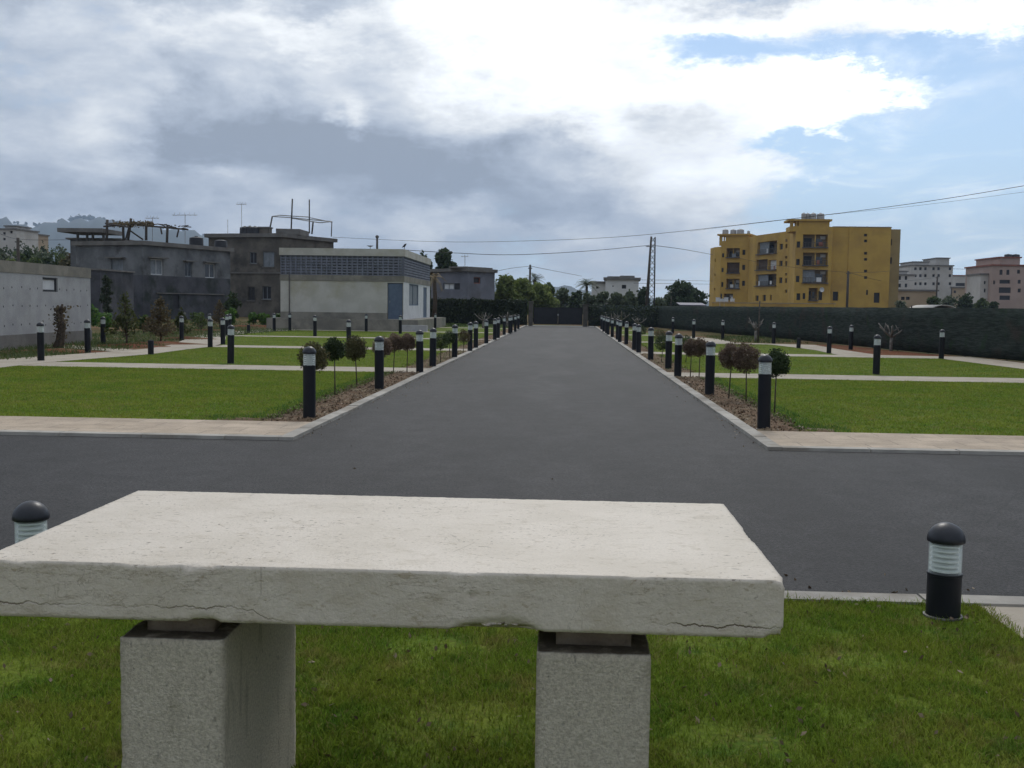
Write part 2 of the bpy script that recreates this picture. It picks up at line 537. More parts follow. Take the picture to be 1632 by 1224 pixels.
def stone_mat(name, top):
    """pale limestone: flecks, veins, grime; top = polished slab, else bush-hammered"""
    mt, nt, bs = new_mat(name)
    p = nt.n.new('ShaderNodeNewGeometry').outputs['Position']
    px, py, pz = nt.xyz(p)
    if top:
        c = nt.mix(nt.sm(nt.noise(p, 3.0, 6, 0.6), 0.35, 0.65), (0.69, 0.61, 0.51), (0.61, 0.535, 0.435))
        c = nt.mix(nt.sm(nt.noise(p, 120, 2, 0.5), 0.35, 0.65, 0.0, 0.3), c, (0.50, 0.44, 0.36))
        st = nt.cxyz(px, nt.m('MULTIPLY', py, 2.0), nt.m('MULTIPLY', pz, 2.2))
        blot = nt.sm(nt.noise(nt.cxyz(px, nt.m('MULTIPLY', py, 1.5), nt.m('MULTIPLY', pz, 3.0)), 9, 5, 0.65, 0.5), 0.54, 0.70, 0.0, 0.42)
        c = nt.mix(blot, c, (0.44, 0.37, 0.27))
        fl = nt.sm(nt.noise(st, 26, 4, 0.65, 0.8), 0.60, 0.68)
        c = nt.mix(nt.m('MULTIPLY', fl, 0.55), c, (0.38, 0.30, 0.20))
        pit = nt.m('MULTIPLY', nt.sm(nt.noise(st, 44, 2, 0.5), 0.665, 0.70), nt.sm(nt.noise(p, 2.3, 3), 0.38, 0.58, 0.1, 1))
        nz = nt.xyz(nt.n.new('ShaderNodeNewGeometry').outputs['Normal'])[2]
        pit = nt.m('MULTIPLY', pit, nt.sm(nz, 0.3, 0.8, 0.3, 1.0))
        c = nt.mix(nt.m('MULTIPLY', pit, 0.85), c, (0.13, 0.095, 0.06))
        wv = nt.m('SUBTRACT', nt.noise(nt.cxyz(nt.m('MULTIPLY', px, 1.0), nt.m('MULTIPLY', py, 0.4), 0.5), 3.2, 8, 0.68), 0.5)
        line = nt.m('ABSOLUTE', nt.m('SUBTRACT', pz, nt.m('MULTIPLY_ADD', wv, 0.12, 0.777)))
        msk = nt.sm(nt.noise(p, 2.2, 3), 0.42, 0.60)
        crack = nt.m('MULTIPLY', nt.sm(line, 0.0006, 0.003, 1.0, 0.0), msk)
        # tan layered scaling along the lower arris
        lay = nt.m('MULTIPLY', nt.sm(nt.noise(nt.cxyz(nt.m('MULTIPLY', px, 4.0), 0, nt.m('MULTIPLY', pz, 60.0)), 1.2, 4, 0.6), 0.54, 0.64), nt.m('MULTIPLY', nt.sm(pz, 0.752, 0.79, 1.0, 0.0), nt.sm(nt.noise(p, 1.8, 2), 0.5, 0.62)))
        c = nt.mix(nt.m('MULTIPLY', lay, 0.7), c, (0.27, 0.19, 0.11))
        v2 = nt.sm(nt.vor(nt.vm('ADD', st, nt.vm('SCALE', nt.cxyz(wv, wv, wv), 0.9)), 5.0, 'DISTANCE_TO_EDGE'), 0.0, 0.014, 1.0, 0.0)
        lv = nt.noise(nt.cxyz(nt.m('MULTIPLY', px, 2.4), nt.m('MULTIPLY', py, 2.4), nt.m('MULTIPLY', pz, 11.0)), 1.7, 8, 0.66, 0.4)
        wav = nt.m('MULTIPLY', nt.sm(nt.m('ABSOLUTE', nt.m('SUBTRACT', lv, 0.5)), 0.0, 0.016, 1.0, 0.0), nt.sm(nz, 0.2, 0.6, 0.5, 0.0))
        wav = nt.m('MULTIPLY', wav, nt.sm(nt.noise(nt.vm('ADD', p, (8, 1, 5)), 3.5, 4), 0.42, 0.60))
        c = nt.mix(wav, c, (0.20, 0.145, 0.09))
        dirt = nt.m('MULTIPLY', nt.sm(nt.noise(nt.cxyz(px, py, nt.m('MULTIPLY', pz, 2.0)), 5, 6, 0.7), 0.46, 0.66, 0.0, 0.35), nt.sm(nz, 0.2, 0.6, 1.0, 0.0))
        c = nt.mix(dirt, c, (0.40, 0.32, 0.21))
        vein = nt.m('MULTIPLY', v2, nt.sm(nt.noise(nt.vm('ADD', p, (3, 3, 3)), 4, 3), 0.48, 0.62, 0.0, 0.4))
        c = nt.mix(nt.m('MAXIMUM', nt.m('MULTIPLY', crack, 0.85), vein), c, (0.15, 0.105, 0.065))
        h = nt.m('SUBTRACT', nt.m('ADD', nt.noise(p, 45, 5, 0.6), nt.m('MULTIPLY', nt.noise(p, 160, 3, 0.6), 0.4)), nt.m('ADD', nt.m('MULTIPLY', pit, 0.9), nt.m('MULTIPLY', crack, 1.5)))
        bs.inputs['Roughness'].default_value = 0.55
        dist, stg = 0.005, 0.7
    else:
        g1 = nt.noise(p, 105, 5, 0.7)
        c = nt.mix(nt.sm(g1, 0.36, 0.66), (0.86, 0.765, 0.615), (0.62, 0.54, 0.42))
        stn = nt.sm(nt.noise(nt.cxyz(px, py, nt.m('MULTIPLY', pz, 0.22)), 14, 4, 0.6), 0.56, 0.72, 0.0, 0.45)
        c = nt.mix(stn, c, (0.30, 0.25, 0.16))
        pit = nt.sm(nt.noise(nt.cxyz(px, py, nt.m('MULTIPLY', pz, 0.45)), 60, 2, 0.5), 0.69, 0.76, 0.0, 0.4)
        c = nt.mix(pit, c, (0.11, 0.085, 0.055))
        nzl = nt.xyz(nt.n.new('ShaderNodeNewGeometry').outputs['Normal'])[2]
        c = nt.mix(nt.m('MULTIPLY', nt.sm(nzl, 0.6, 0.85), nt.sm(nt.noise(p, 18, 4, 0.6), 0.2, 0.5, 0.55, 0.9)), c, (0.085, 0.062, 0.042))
        h = nt.m('ADD', nt.noise(p, 120, 5, 0.7), nt.m('MULTIPLY', nt.noise(p, 34, 3, 0.6), 0.35))
        bs.inputs['Roughness'].default_value = 0.9
        dist, stg = 0.017, 1.0
    nt.put(bs.inputs['Base Color'], c)
    b = nt.n.new('ShaderNodeBump')
    b.inputs['Strength'].default_value = stg
    b.inputs['Distance'].default_value = dist
    nt.put(b.inputs['Height'], h)
    nt.l.new(b.outputs[0], bs.inputs['Normal'])
    return mt


def paver_mat():
    mt, nt, bs = new_mat('paving_slabs')
    p = nt.n.new('ShaderNodeNewGeometry').outputs['Position']
    br = nt.n.new('ShaderNodeTexBrick')
    nt.put(br.inputs['Vector'], nt.vm('ADD', p, (0, -12.48, 0)))
    br.offset = 0.5
    br.inputs['Scale'].default_value = 1.0
    br.inputs['Brick Width'].default_value = 0.8
    br.inputs['Row Height'].default_value = 0.4
    br.inputs['Mortar Size'].default_value = 0.006
    br.inputs['Color1'].default_value = (0.47, 0.375, 0.28, 1)
    br.inputs['Color2'].default_value = (0.40, 0.315, 0.23, 1)
    br.inputs['Mortar'].default_value = (0.23, 0.19, 0.15, 1)
    n = nt.sm(nt.noise(p, 2.2, 6, 0.65), 0.3, 0.7, 0.82, 1.14)
    c = nt.vm('MULTIPLY', br.outputs['Color'], nt.cxyz(n, n, n))
    g = nt.sm(nt.noise(p, 60, 3), 0.3, 0.7, 0.9, 1.08)
    nt.put(bs.inputs['Base Color'], nt.vm('MULTIPLY', c, nt.cxyz(g, g, g)))
    bs.inputs['Roughness'].default_value = 0.85
    return mt


def lawn_mat(name, k=1.0, blades=True):
    mt, nt, bs = new_mat(name)
    g = nt.n.new('ShaderNodeNewGeometry')
    p = g.outputs['Position']
    f = nt.sm(nt.noise(p, 0.9, 6, 0.65), 0.34, 0.66)
    c = nt.mix(f, (0.100 * k, 0.155 * k, 0.016 * k), (0.150 * k, 0.182 * k, 0.024 * k))
    d = nt.sm(nt.noise(nt.vm('ADD', p, (3, 7, 0)), 2.3, 7, 0.75), 0.52, 0.68, 0.0, 0.75)
    c = nt.mix(d, c, (0.175 * k, 0.145 * k, 0.045 * k))
    e = nt.sm(nt.noise(nt.vm('ADD', p, (9, 1, 0)), 3.6, 7, 0.75), 0.49, 0.64, 0.0, 0.6)
    c = nt.mix(e, c, (0.042 * k, 0.112 * k, 0.012 * k))
    if blades:
        rnd = g.outputs['Random Per Island']
        r = nt.m('MULTIPLY_ADD', rnd, 0.8, 0.6)
        c = nt.vm('MULTIPLY', c, nt.cxyz(r, r, r))
        dry = nt.sm(nt.m('FRACT', nt.m('MULTIPLY', rnd, 37.3)), 0.90, 0.93)
        c = nt.mix(nt.m('MULTIPLY', dry, 0.7), c, (0.30, 0.24, 0.10))
        # blades of a mown sward pass their light on; a soft upward normal stands for their curvature
        nrm = nt.vm('NORMALIZE', nt.vm('ADD', g.outputs['Normal'], (0, 0, 1.3)))
        nt.put(bs.inputs['Normal'], nrm)
    else:
        r = nt.sm(nt.noise(p, 40, 4, 0.7), 0.3, 0.7, 0.6, 1.25)
        c = nt.vm('MULTIPLY', c, nt.cxyz(r, r, r))
    nt.put(bs.inputs['Base Color'], c)
    bs.inputs['Roughness'].default_value = 0.8
    bs.inputs['Specular IOR Level'].default_value = 0.04
    if blades:
        tr = nt.n.new('ShaderNodeBsdfTranslucent')
        nt.put(tr.inputs[0], c)
        mx = nt.n.new('ShaderNodeMixShader')
        mx.inputs[0].default_value = 0.42
        nt.l.new(bs.outputs[0], mx.inputs[1])
        nt.l.new(tr.outputs[0], mx.inputs[2])
        nt.l.new(mx.outputs[0], nt.n['Material Output'].inputs[0])
    return mt


M = {}
M['asphalt'] = asphalt_mat()
M['slab'] = stone_mat('limestone_slab', True)
M['leg'] = stone_mat('limestone_hammered', False)
M['paver'] = paver_mat()
M['neck'] = mat('shaded_stone', (0.33, 0.27, 0.20), (0.24, 0.19, 0.135), 14, 0.9, 0.5, 60)  # darker tan: shade under the slab put into the colour
M['path'] = mat('path_concrete', (0.43, 0.375, 0.30), (0.36, 0.31, 0.245), 1.6, 0.9, 0.3, 80, c3=(0.32, 0.27, 0.21), s3=0.5)
M['kerb'] = mat('kerb_stone', (0.42, 0.39, 0.34), (0.31, 0.285, 0.25), 3.0, 0.9, 0.4, 70, c3=(0.25, 0.22, 0.18), s3=1.2, island=0.14)
M['soil'] = mat('bed_soil', (0.20, 0.135, 0.088), (0.13, 0.085, 0.055), 5.0, 1.0, 1.0, 30, c3=(0.25, 0.20, 0.13), s3=2.5, spec=0.1)
M['lawn'] = lawn_mat('lawn_turf', 0.95, False)
M['blade'] = lawn_mat('grass_blades', 1.38, True)
M['blade2'] = lawn_mat('lawn_blades', 1.6, True)
M['rough'] = mat('rough_ground', (0.17, 0.095, 0.052), (0.085, 0.085, 0.03), 0.35, 1.0, 0.8, 12, c3=(0.065, 0.082, 0.024), s3=0.22, spec=0.1)
M['post'] = mat('charcoal_paint', (0.006, 0.007, 0.011), (0.009, 0.010, 0.014), 9, 0.5, 0.05, 60, spec=0.28, world=False)
M['capm'] = mat('charcoal_cap', (0.009, 0.010, 0.015), (0.015, 0.016, 0.022), 14, 0.4, 0.05, 60, spec=0.45, world=False)
M['louvre'] = mat('white_louvre', (0.88, 0.89, 0.87), (0.82, 0.83, 0.80), 20, 0.35, spec=0.5, world=False)
M['flange'] = mat('flange_metal', (0.22, 0.21, 0.19), (0.08, 0.07, 0.06), 30, 0.5, spec=0.5, world=False)


def lens_mat():
    mt, nt, bs = new_mat('clear_lens')
    bs.inputs['Base Color'].default_value = (0.75, 0.79, 0.78, 1)
    bs.inputs['Roughness'].default_value = 0.12
    tr = nt.n.new('ShaderNodeBsdfTransparent')
    tr.inputs[0].default_value = (0.93, 0.96, 0.95, 1)
    mx = nt.n.new('ShaderNodeMixShader')
    lw = nt.n.new('ShaderNodeLayerWeight')
    lw.inputs[0].default_value = 0.35
    nt.put(mx.inputs[0], nt.m('MULTIPLY_ADD', lw.outputs['Facing'], 0.6, 0.12))
    nt.l.new(tr.outputs[0], mx.inputs[1])
    nt.l.new(bs.outputs[0], mx.inputs[2])
    nt.l.new(mx.outputs[0], nt.n['Material Output'].inputs[0])
    return mt


M['lens'] = lens_mat()
M['bark'] = mat('bark', (0.10, 0.075, 0.055), (0.05, 0.038, 0.028), 14, 0.95, 0.8, 30)
M['stem'] = mat('thin_stem', (0.12, 0.10, 0.075), (0.07, 0.055, 0.04), 25, 0.95)
M['paleb'] = mat('pale_bark', (0.25, 0.23, 0.205), (0.11, 0.095, 0.08), 9, 0.9)
M['l_dark'] = leaf_mat('leaf_dark', (0.026, 0.044, 0.018), (0.070, 0.098, 0.040), 0.25)
M['l_conif'] = leaf_mat('leaf_conifer', (0.045, 0.060, 0.020), (0.11, 0.12, 0.042), 0.3)
M['l_rust'] = leaf_mat('leaf_rust', (0.085, 0.070, 0.036), (0.16, 0.12, 0.065), 0.35)
M['l_olive'] = leaf_mat('leaf_olive', (0.065, 0.068, 0.030), (0.16, 0.14, 0.065), 0.35)
M['l_brown'] = leaf_mat('leaf_brown', (0.12, 0.085, 0.060), (0.26, 0.19, 0.14), 0.35)
M['l_grey'] = leaf_mat('leaf_greygreen', (0.070, 0.090, 0.050), (0.14, 0.17, 0.098), 0.3)
M['l_mid'] = leaf_mat('leaf_mid', (0.055, 0.088, 0.026), (0.11, 0.145, 0.050), 0.35)
M['l_lime'] = leaf_mat('leaf_lime', (0.13, 0.175, 0.05), (0.24, 0.28, 0.10), 0.45)
M['l_weed'] = leaf_mat('leaf_weed', (0.06, 0.14, 0.028), (0.12, 0.21, 0.045), 0.4)
M['l_dry'] = leaf_mat('leaf_dry', (0.20, 0.15, 0.07), (0.30, 0.22, 0.11), 0.2)
M['l_ivy'] = leaf_mat('leaf_ivy', (0.028, 0.044, 0.024), (0.062, 0.075, 0.040), 0.2)
M['net'] = None


def net_mat():
    mt, nt, bs = new_mat('green_net')
    p = nt.n.new('ShaderNodeNewGeometry').outputs['Position']
    x, y, z = nt.xyz(p)
    st = nt.cxyz(nt.m('MULTIPLY', x, 0.6), nt.m('MULTIPLY', y, 0.6), nt.m('MULTIPLY', z, 5.0))
    c = nt.mix(nt.sm(nt.noise(st, 3.0, 6, 0.7), 0.35, 0.66), (0.022, 0.031, 0.027), (0.056, 0.068, 0.060))
    c = nt.mix(nt.sm(nt.noise(nt.vm('ADD', p, (4, 2, 8)), 0.8, 6, 0.7), 0.52, 0.68, 0.0, 0.7), c, (0.062, 0.048, 0.042))
    c = nt.mix(nt.sm(nt.noise(nt.vm('ADD', p, (1, 7, 3)), 1.6, 6, 0.7), 0.54, 0.7, 0.0, 0.8), c, (0.030, 0.056, 0.028))
    nt.put(bs.inputs['Base Color'], c)
    bs.inputs['Roughness'].default_value = 0.9
    bs.inputs['Specular IOR Level'].default_value = 0.1
    b = nt.n.new('ShaderNodeBump')
    b.inputs['Strength'].default_value = 0.9
    b.inputs['Distance'].default_value = 0.05
    nt.put(b.inputs['Height'], nt.noise(st, 8, 5, 0.7))
    nt.l.new(b.outputs[0], bs.inputs['Normal'])
    return mt


M['net'] = net_mat()
M['conc_l'] = mat('concrete_light', (0.40, 0.40, 0.40), (0.33, 0.33, 0.335), 1.4, 0.9, 0.3, 25, c3=(0.29, 0.285, 0.275), s3=0.5)
M['conc_w'] = mat('concrete_beige', (0.52, 0.50, 0.45), (0.44, 0.42, 0.37), 1.1, 0.9, 0.3, 25, c3=(0.40, 0.37, 0.28), s3=0.45)
M['conc_b'] = mat('concrete_brown', (0.27, 0.25, 0.21), (0.20, 0.185, 0.155), 1.6, 0.95, 0.3, 25, c3=(0.16, 0.15, 0.13), s3=0.6)
M['old'] = mat('old_render', (0.205, 0.21, 0.215), (0.12, 0.125, 0.13), 0.55, 0.95, 0.4, 12, detail=9, c3=(0.07, 0.07, 0.07), s3=0.45)
M['old2'] = mat('old_brown_render', (0.175, 0.155, 0.13), (0.10, 0.09, 0.077), 0.55, 0.95, 0.4, 12, detail=9, c3=(0.06, 0.055, 0.05), s3=0.45)
M['oldlow'] = mat('dark_lower_render', (0.10, 0.10, 0.112), (0.052, 0.052, 0.06), 0.5, 0.95, 0.4, 12, detail=9, c3=(0.035, 0.042, 0.036), s3=0.5)
M['slabc'] = mat('roof_slab', (0.20, 0.19, 0.175), (0.14, 0.13, 0.12), 0.8, 0.95, 0.3, 12)
M['white'] = mat('white_paint', (0.66, 0.66, 0.66), (0.56, 0.56, 0.56), 2, 0.8)
M['bdoor'] = mat('blue_grey_paint', (0.11, 0.145, 0.20), (0.09, 0.12, 0.17), 4, 0.6)
M['dark'] = mat('dark_opening', (0.035, 0.035, 0.04), (0.025, 0.025, 0.03), 4, 0.6)
M['glass'] = mat('window_glass', (0.05, 0.06, 0.07), (0.035, 0.04, 0.05), 3, 0.15, spec=0.6)
M['shut'] = mat('grey_shutter', (0.24, 0.26, 0.28), (0.18, 0.20, 0.22), 3, 0.7)
M['metal'] = mat('weathered_metal', (0.11, 0.105, 0.10), (0.07, 0.06, 0.055), 6, 0.6, spec=0.4)
M['steel'] = mat('galvanised', (0.30, 0.30, 0.30), (0.2, 0.2, 0.2), 6, 0.5, spec=0.5)
M['wood'] = mat('grey_timber', (0.10, 0.085, 0.07), (0.06, 0.05, 0.042), 8, 0.95)
M['tankb'] = mat('black_tank', (0.022, 0.022, 0.026), (0.03, 0.03, 0.034), 3, 0.5)
M['tankw'] = mat('grey_tank', (0.36, 0.36, 0.37), (0.28, 0.28, 0.29), 3, 0.6)
M['yellow'] = mat('ochre_render', (0.54, 0.345, 0.080), (0.46, 0.29, 0.070), 0.35, 0.9, 0.2, 8, c3=(0.38, 0.235, 0.07), s3=0.12)
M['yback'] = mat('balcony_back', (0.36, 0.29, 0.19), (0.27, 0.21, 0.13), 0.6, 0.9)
M['brown'] = mat('brown_curtain', (0.10, 0.06, 0.04), (0.075, 0.045, 0.03), 2, 0.9)
M['pale'] = mat('pale_facade', (0.56, 0.53, 0.49), (0.48, 0.45, 0.41), 0.2, 0.9, c3=(0.40, 0.37, 0.33), s3=0.08)
M['tan'] = mat('tan_facade', (0.42, 0.32, 0.21), (0.36, 0.26, 0.17), 0.2, 0.9)
M['pink'] = mat('pink_facade', (0.42, 0.315, 0.265), (0.36, 0.265, 0.22), 0.2, 0.9)
M['tile'] = mat('roof_tile', (0.27, 0.10, 0.065), (0.20, 0.075, 0.05), 0.8, 0.9)
M['gate'] = mat('black_gate', (0.012, 0.013, 0.016), (0.018, 0.018, 0.022), 3, 0.5, spec=0.4)
M['pillar'] = mat('gate_pillar', (0.13, 0.115, 0.10), (0.09, 0.08, 0.07), 3, 0.95, 0.4, 20)
M['hill'] = mat('hill_cover', (0.050, 0.060, 0.040), (0.072, 0.076, 0.054), 0.004, 1.0, c3=(0.035, 0.05, 0.025), s3=0.012)
M['purple'] = mat('purple_sheet', (0.13, 0.12, 0.16), (0.10, 0.09, 0.13), 2, 0.6)
M['wire'] = mat('cable_black', (0.03, 0.03, 0.032), (0.025, 0.025, 0.027), 3, 0.7)
M['bird'] = mat('dark_fitting', (0.02, 0.02, 0.022), (0.028, 0.028, 0.03), 20, 0.6)

rng = np.random.default_rng(11)
random.seed(5)

# ------------------------------------------------------------------ ground, road, kerbs, paths
XL, XR = -3.18, 2.35                      # driveway edges
Y0, Y1, YN = 12.33, 87.5, 6.0             # crossing road: YN..Y0, gate at Y1
KW = 0.17
g = MB()
zg = -0.012
B = 6500
for (a, b, c, d) in ((-B, XL - KW, Y0 + KW, Y1), (XR + KW, B, Y0 + KW, Y1), (-B, B, Y1, B), (-B, B, -800, YN - KW),
                     (-B, -32, YN - KW, Y0 + KW), (32, B, YN - KW, Y0 + KW)):
    xs = sorted({a, b, *[x for x in (-1500, -300, -60, -20, 20, 60, 300, 1500) if a < x < b]})
    ys = sorted({c, d, *[y for y in (-100, 30, 60, 150, 500, 2000) if c < y < d]})
    for x0, x1 in zip(xs, xs[1:]):
        for y0, y1 in zip(ys, ys[1:]):
            g.poly([(x0, y0, zg), (x1, y0, zg), (x1, y1, zg), (x0, y1, zg)])
struct(g.build('ground', M['rough']))
a = MB()
za = -0.024
for (x0, x1, y0, y1) in ((-32, 32, YN, Y0), (XL, XR, Y0, Y1)):
    a.poly([(x0, y0, za), (x1, y0, za), (x1, y1, za), (x0, y1, za)])
struct(a.build('road', M['asphalt']))


def kerb_run(mb, x0, y0, x1, y1, w, zt=0.016):
    """one run of kerb stones, 1 m each with open joints and slightly uneven tops; w is the signed width to the left of the run"""
    d = Vector((x1 - x0, y1 - y0, 0))
    L = d.length
    d.normalize()
    n = Vector((-d.y, d.x, 0)) * w
    k = 0.0
    while k < L - 0.01:
        e = min(L, k + 1.0)
        p, q = Vector((x0, y0, 0)) + d * (k + 0.006), Vector((x0, y0, 0)) + d * (e - 0.006)
        z = zt + random.uniform(-0.003, 0.004)
        j = n * random.uniform(0.0, 0.03)
        r = [p + j * 0.3, q + j * 0.3, q + n, p + n]
        if w < 0:
            r = r[::-1]
        mb.hexa([(v.x, v.y, -0.2) for v in r] + [(v.x, v.y, z) for v in r])
        k = e


kb = MB()
kerb_run(kb, XL, Y0, XL, Y1, KW)
kerb_run(kb, XR, Y0, XR, Y1, -KW)
kerb_run(kb, -32, Y0, XL - KW, Y0, KW)
kerb_run(kb, XR + KW, Y0, 32, Y0, KW)
kerb_run(kb, -32, YN, 32, YN, -KW)
for (x, s) in ((XL, -1), (XR, 1)):         # the mitred corners of the kerb
    kb.hexa([(x, Y0, -0.2), (x + s * KW, Y0, -0.2), (x + s * KW, Y0 + KW, -0.2), (x, Y0 + KW, -0.2)][::s] +
            [(x, Y0, 0.017), (x + s * KW, Y0, 0.017), (x + s * KW, Y0 + KW, 0.017), (x, Y0 + KW, 0.017)][::s])
struct(kb.build('kerb', M['kerb']))
fp = MB()
yF = 14.06
for x0, x1 in ((-32, XL - KW), (XR + KW, 32)):
    fp.poly([(x0, Y0 + KW, 0.006), (x1, Y0 + KW, 0.006), (x1, yF, 0.006), (x0, yF, 0.006)])
struct(fp.build('pavement', M['paver']))

# lawns are left between the cross paths
CROSS = [(24.75, 26.55), (36.75, 38.6), (48.65, 50.05), (60.9, 62.4), (73.2, 74.6)]
LAWN = [(14.06, 24.75), (26.55, 36.75), (38.6, 48.65), (50.05, 60.9), (62.4, 73.2)]
LIN = [(14.0, -12.4), (19, -12.7), (24, -13.0), (26.5, -13.0), (31, -12.3), (34.6, -12.45), (37, -12.4), (39, -12.8), (44, -14.2), (48.7, -15.7), (52, -16.1), (56.4, -16.2), (62, -15.3), (63.6, -15.2)]
LOUT = [(14.0, -14.2), (19, -14.5), (24, -14.9), (27.2, -14.8), (31, -14.2), (34.6, -13.8), (37, -14.1), (39, -14.5), (44, -15.9), (48.7, -17.1), (52, -17.5), (56.4, -17.9), (62, -17.5), (63.6, -17.2)]
RIN = [(14.0, 12.2), (26.5, 13.0), (31, 12.95), (36.7, 12.7), (38.4, 9.7), (43, 9.9), (48.6, 9.2), (50.0, 6.7), (55, 6.6), (60.9, 6.0)]
ROUT = [(14.0, 14.0), (26.5, 14.9), (31, 14.7), (38.6, 14.35), (38.9, 11.25), (44, 11.1), (49, 11.3), (50.3, 7.95), (56, 7.9), (61, 6.8)]


def interp(tab, y):
    return float(np.interp(y, [t[0] for t in tab], [t[1] for t in tab]))


pt = MB()
for side, tin, tout in ((-1, LIN, LOUT), (1, RIN, ROUT)):
    ys = sorted({*np.arange(14.06, 60.9, 0.5), *[t[0] for t in tin if t[0] > 14.1], *[t[0] for t in tout if t[0] > 14.1]})
    ys = [y for y in ys if y <= tin[-1][0]]
    for ya, yb in zip(ys, ys[1:]):
        q = [(interp(tin, ya), ya, 0.008), (interp(tin, yb), yb, 0.008), (interp(tout, yb), yb, 0.008), (interp(tout, ya), ya, 0.008)]
        pt.poly(q if side < 0 else q[::-1])
    for k, (ya, yb) in enumerate(CROSS):
        ym = (ya + yb) / 2
        xe = interp(tin, ym) if ym < 62 else (-9.3 if side < 0 else 5.2)
        if side > 0 and k == 1:
            xe = 12.7
        if side > 0 and k == 2:
            xe = 9.2
        xi = XL - KW if side < 0 else XR + KW
        q = [(xi, ya, 0.004), (xi, yb, 0.004), (xe, yb, 0.004), (xe, ya, 0.004)]
        pt.poly(q if side < 0 else q[::-1])
# path that leaves the road beside the right front bollard
pt.poly([(2.27, 0.5, 0.004), (4.1, 0.5, 0.004), (4.1, YN - KW, 0.004), (2.27, YN - KW, 0.004)])
# small branch path to the grey shed
pt.poly([(-14.1, 32.6, 0.004), (-14.0, 34.0, 0.004), (-19, 37.6, 0.004), (-19.3, 36.4, 0.004)])
struct(pt.build('path', M['path']))

BL, BR = -4.02, 3.18                      # inner edges of the planting beds


def lawn_strip(mb, ya, yb, side):
    ys = np.linspace(ya, yb, 12)
    tin = LIN if side < 0 else RIN
    xb = BL if side < 0 else BR
    for y0, y1 in zip(ys, ys[1:]):
        e0, e1 = interp(tin, y0), interp(tin, y1)
        if side > 0:
            e0, e1 = interp(tin, min(y0 + 0.0, yb - 0.3)), interp(tin, min(y1, yb - 0.3))
        q = [(xb, y0, 0.0), (xb, y1, 0.0), (e1, y1, 0.0), (e0, y0, 0.0)]
        mb.poly(q if side < 0 else q[::-1])


lw = MB()
for (ya, yb) in LAWN[:4]:
    lawn_strip(lw, ya, yb, -1)
    lawn_strip(lw, ya, yb, 1)
lw.poly([(-9.3, 62.4, 0), (BL, 62.4, 0), (BL, 73.2, 0), (-9.3, 73.2, 0)])
lw.poly([(BR, 62.4, 0), (5.2, 62.4, 0), (5.0, 73.2, 0), (BR, 73.2, 0)])
lw.poly([(-15.2, 62.4, 0), (-9.3, 62.4, 0), (-9.3, 63.2, 0), (-15.2, 63.2, 0)])
lw.poly([(-9, 74.6, 0), (BL, 74.6, 0), (BL, 85, 0), (-9, 85, 0)])
lw.poly([(BR, 74.6, 0), (5.2, 74.6, 0), (4.6, 84, 0), (BR, 84, 0)])
for x0, x1 in ((-12, 2.27), (4.1, 12)):
    lw.poly([(x0, 0.5, 0), (x1, 0.5, 0), (x1, YN - KW, 0), (x0, YN - KW, 0)])
struct(lw.build('lawn', M['lawn']))

# planting beds: raised, clumpy soil
bd_v, bd_f = [], []


def bed(x0, x1, ya, yb):
    nx, ny = 9, max(4, int((yb - ya) / 0.12))
    xs, ys = np.linspace(x0, x1, nx), np.linspace(ya, yb, ny)
    X, Y = np.meshgrid(xs, ys)
    H = 0.018 * np.sin(np.pi * np.linspace(0, 1, nx))[None, :] * rng.uniform(0.5, 1.6, X.shape) + rng.normal(0, 0.006, X.shape)
    edge = np.ones_like(X)
    edge[0] = edge[-1] = 0
    Z = 0.006 + np.maximum(H * edge, -0.004)
    X = X + rng.normal(0, 0.02, X.shape) * np.sin(np.pi * np.linspace(0, 1, nx))[None, :]
    side_in = 0 if x0 < 0 else nx - 1
    X[:, side_in] += rng.normal(0, 0.05, ny) + 0.05 * np.sin(ys * 2.1)
    b = sum(len(v) for v in bd_v)
    bd_v.append(np.stack([X, Y, Z], -1).reshape(-1, 3))
    i = np.arange(nx * ny).reshape(ny, nx)
    bd_f.append(np.stack([i[:-1, :-1], i[:-1, 1:], i[1:, 1:], i[1:, :-1]], -1).reshape(-1, 4) + b)


BEDS = LAWN + [(74.6, 85)]
for (ya, yb) in BEDS:
    bed(BL, XL - KW, ya, yb)
    bed(XR + KW, BR, ya, yb)
bed(-4.6, BL, 14.06, 14.45)
bed(BR, 3.6, 14.06, 14.5)
struct(npmesh('soil', np.concatenate(bd_v), np.concatenate(bd_f), M['soil'], smooth=True))


M['redsoil'] = mat('red_soil', (0.20, 0.075, 0.038), (0.13, 0.055, 0.030), 3.0, 1.0, 1.0, 25, c3=(0.17, 0.11, 0.06), s3=0.9, spec=0.1)
rs = MB()
ys = np.arange(28, 50.01, 0.5)
fl_tab = [(24, 15.85), (35.2, 14.85), (43, 13.3), (54, 12.1)]
for y0, y1 in zip(ys, ys[1:]):
    o0, o1 = interp(ROUT, y0) + 0.06, interp(ROUT, y1) + 0.06
    i0, i1 = interp(fl_tab, y0), interp(fl_tab, y1)
    rs.poly([(o0, y0, -0.004), (i0, y0, -0.004), (i1, y1, -0.004), (o1, y1, -0.004)])
for (px_, py_, rx_, ry_) in ((205, 552, 2.0, 0.7), (262, 548, 1.9, 0.9), (97, 560, 1.6, 0.6), (300, 540, 1.5, 0.8), (330, 527, 2.4, 1.2), (410, 520, 3.0, 1.5)):
    q_ = G(px_, py_)
    if q_.y < 200:
        n_ = 22
        rim = [(q_.x + rx_ * math.cos(6.283 * k_ / n_) * (0.8 + 0.3 * random.random()), q_.y + ry_ * math.sin(6.283 * k_ / n_) * (0.8 + 0.3 * random.random()), -0.006) for k_ in range(n_)]
        for k_ in range(n_):
            rs.poly([(q_.x, q_.y, 0.10), rim[k_], rim[(k_ + 1) % n_]])
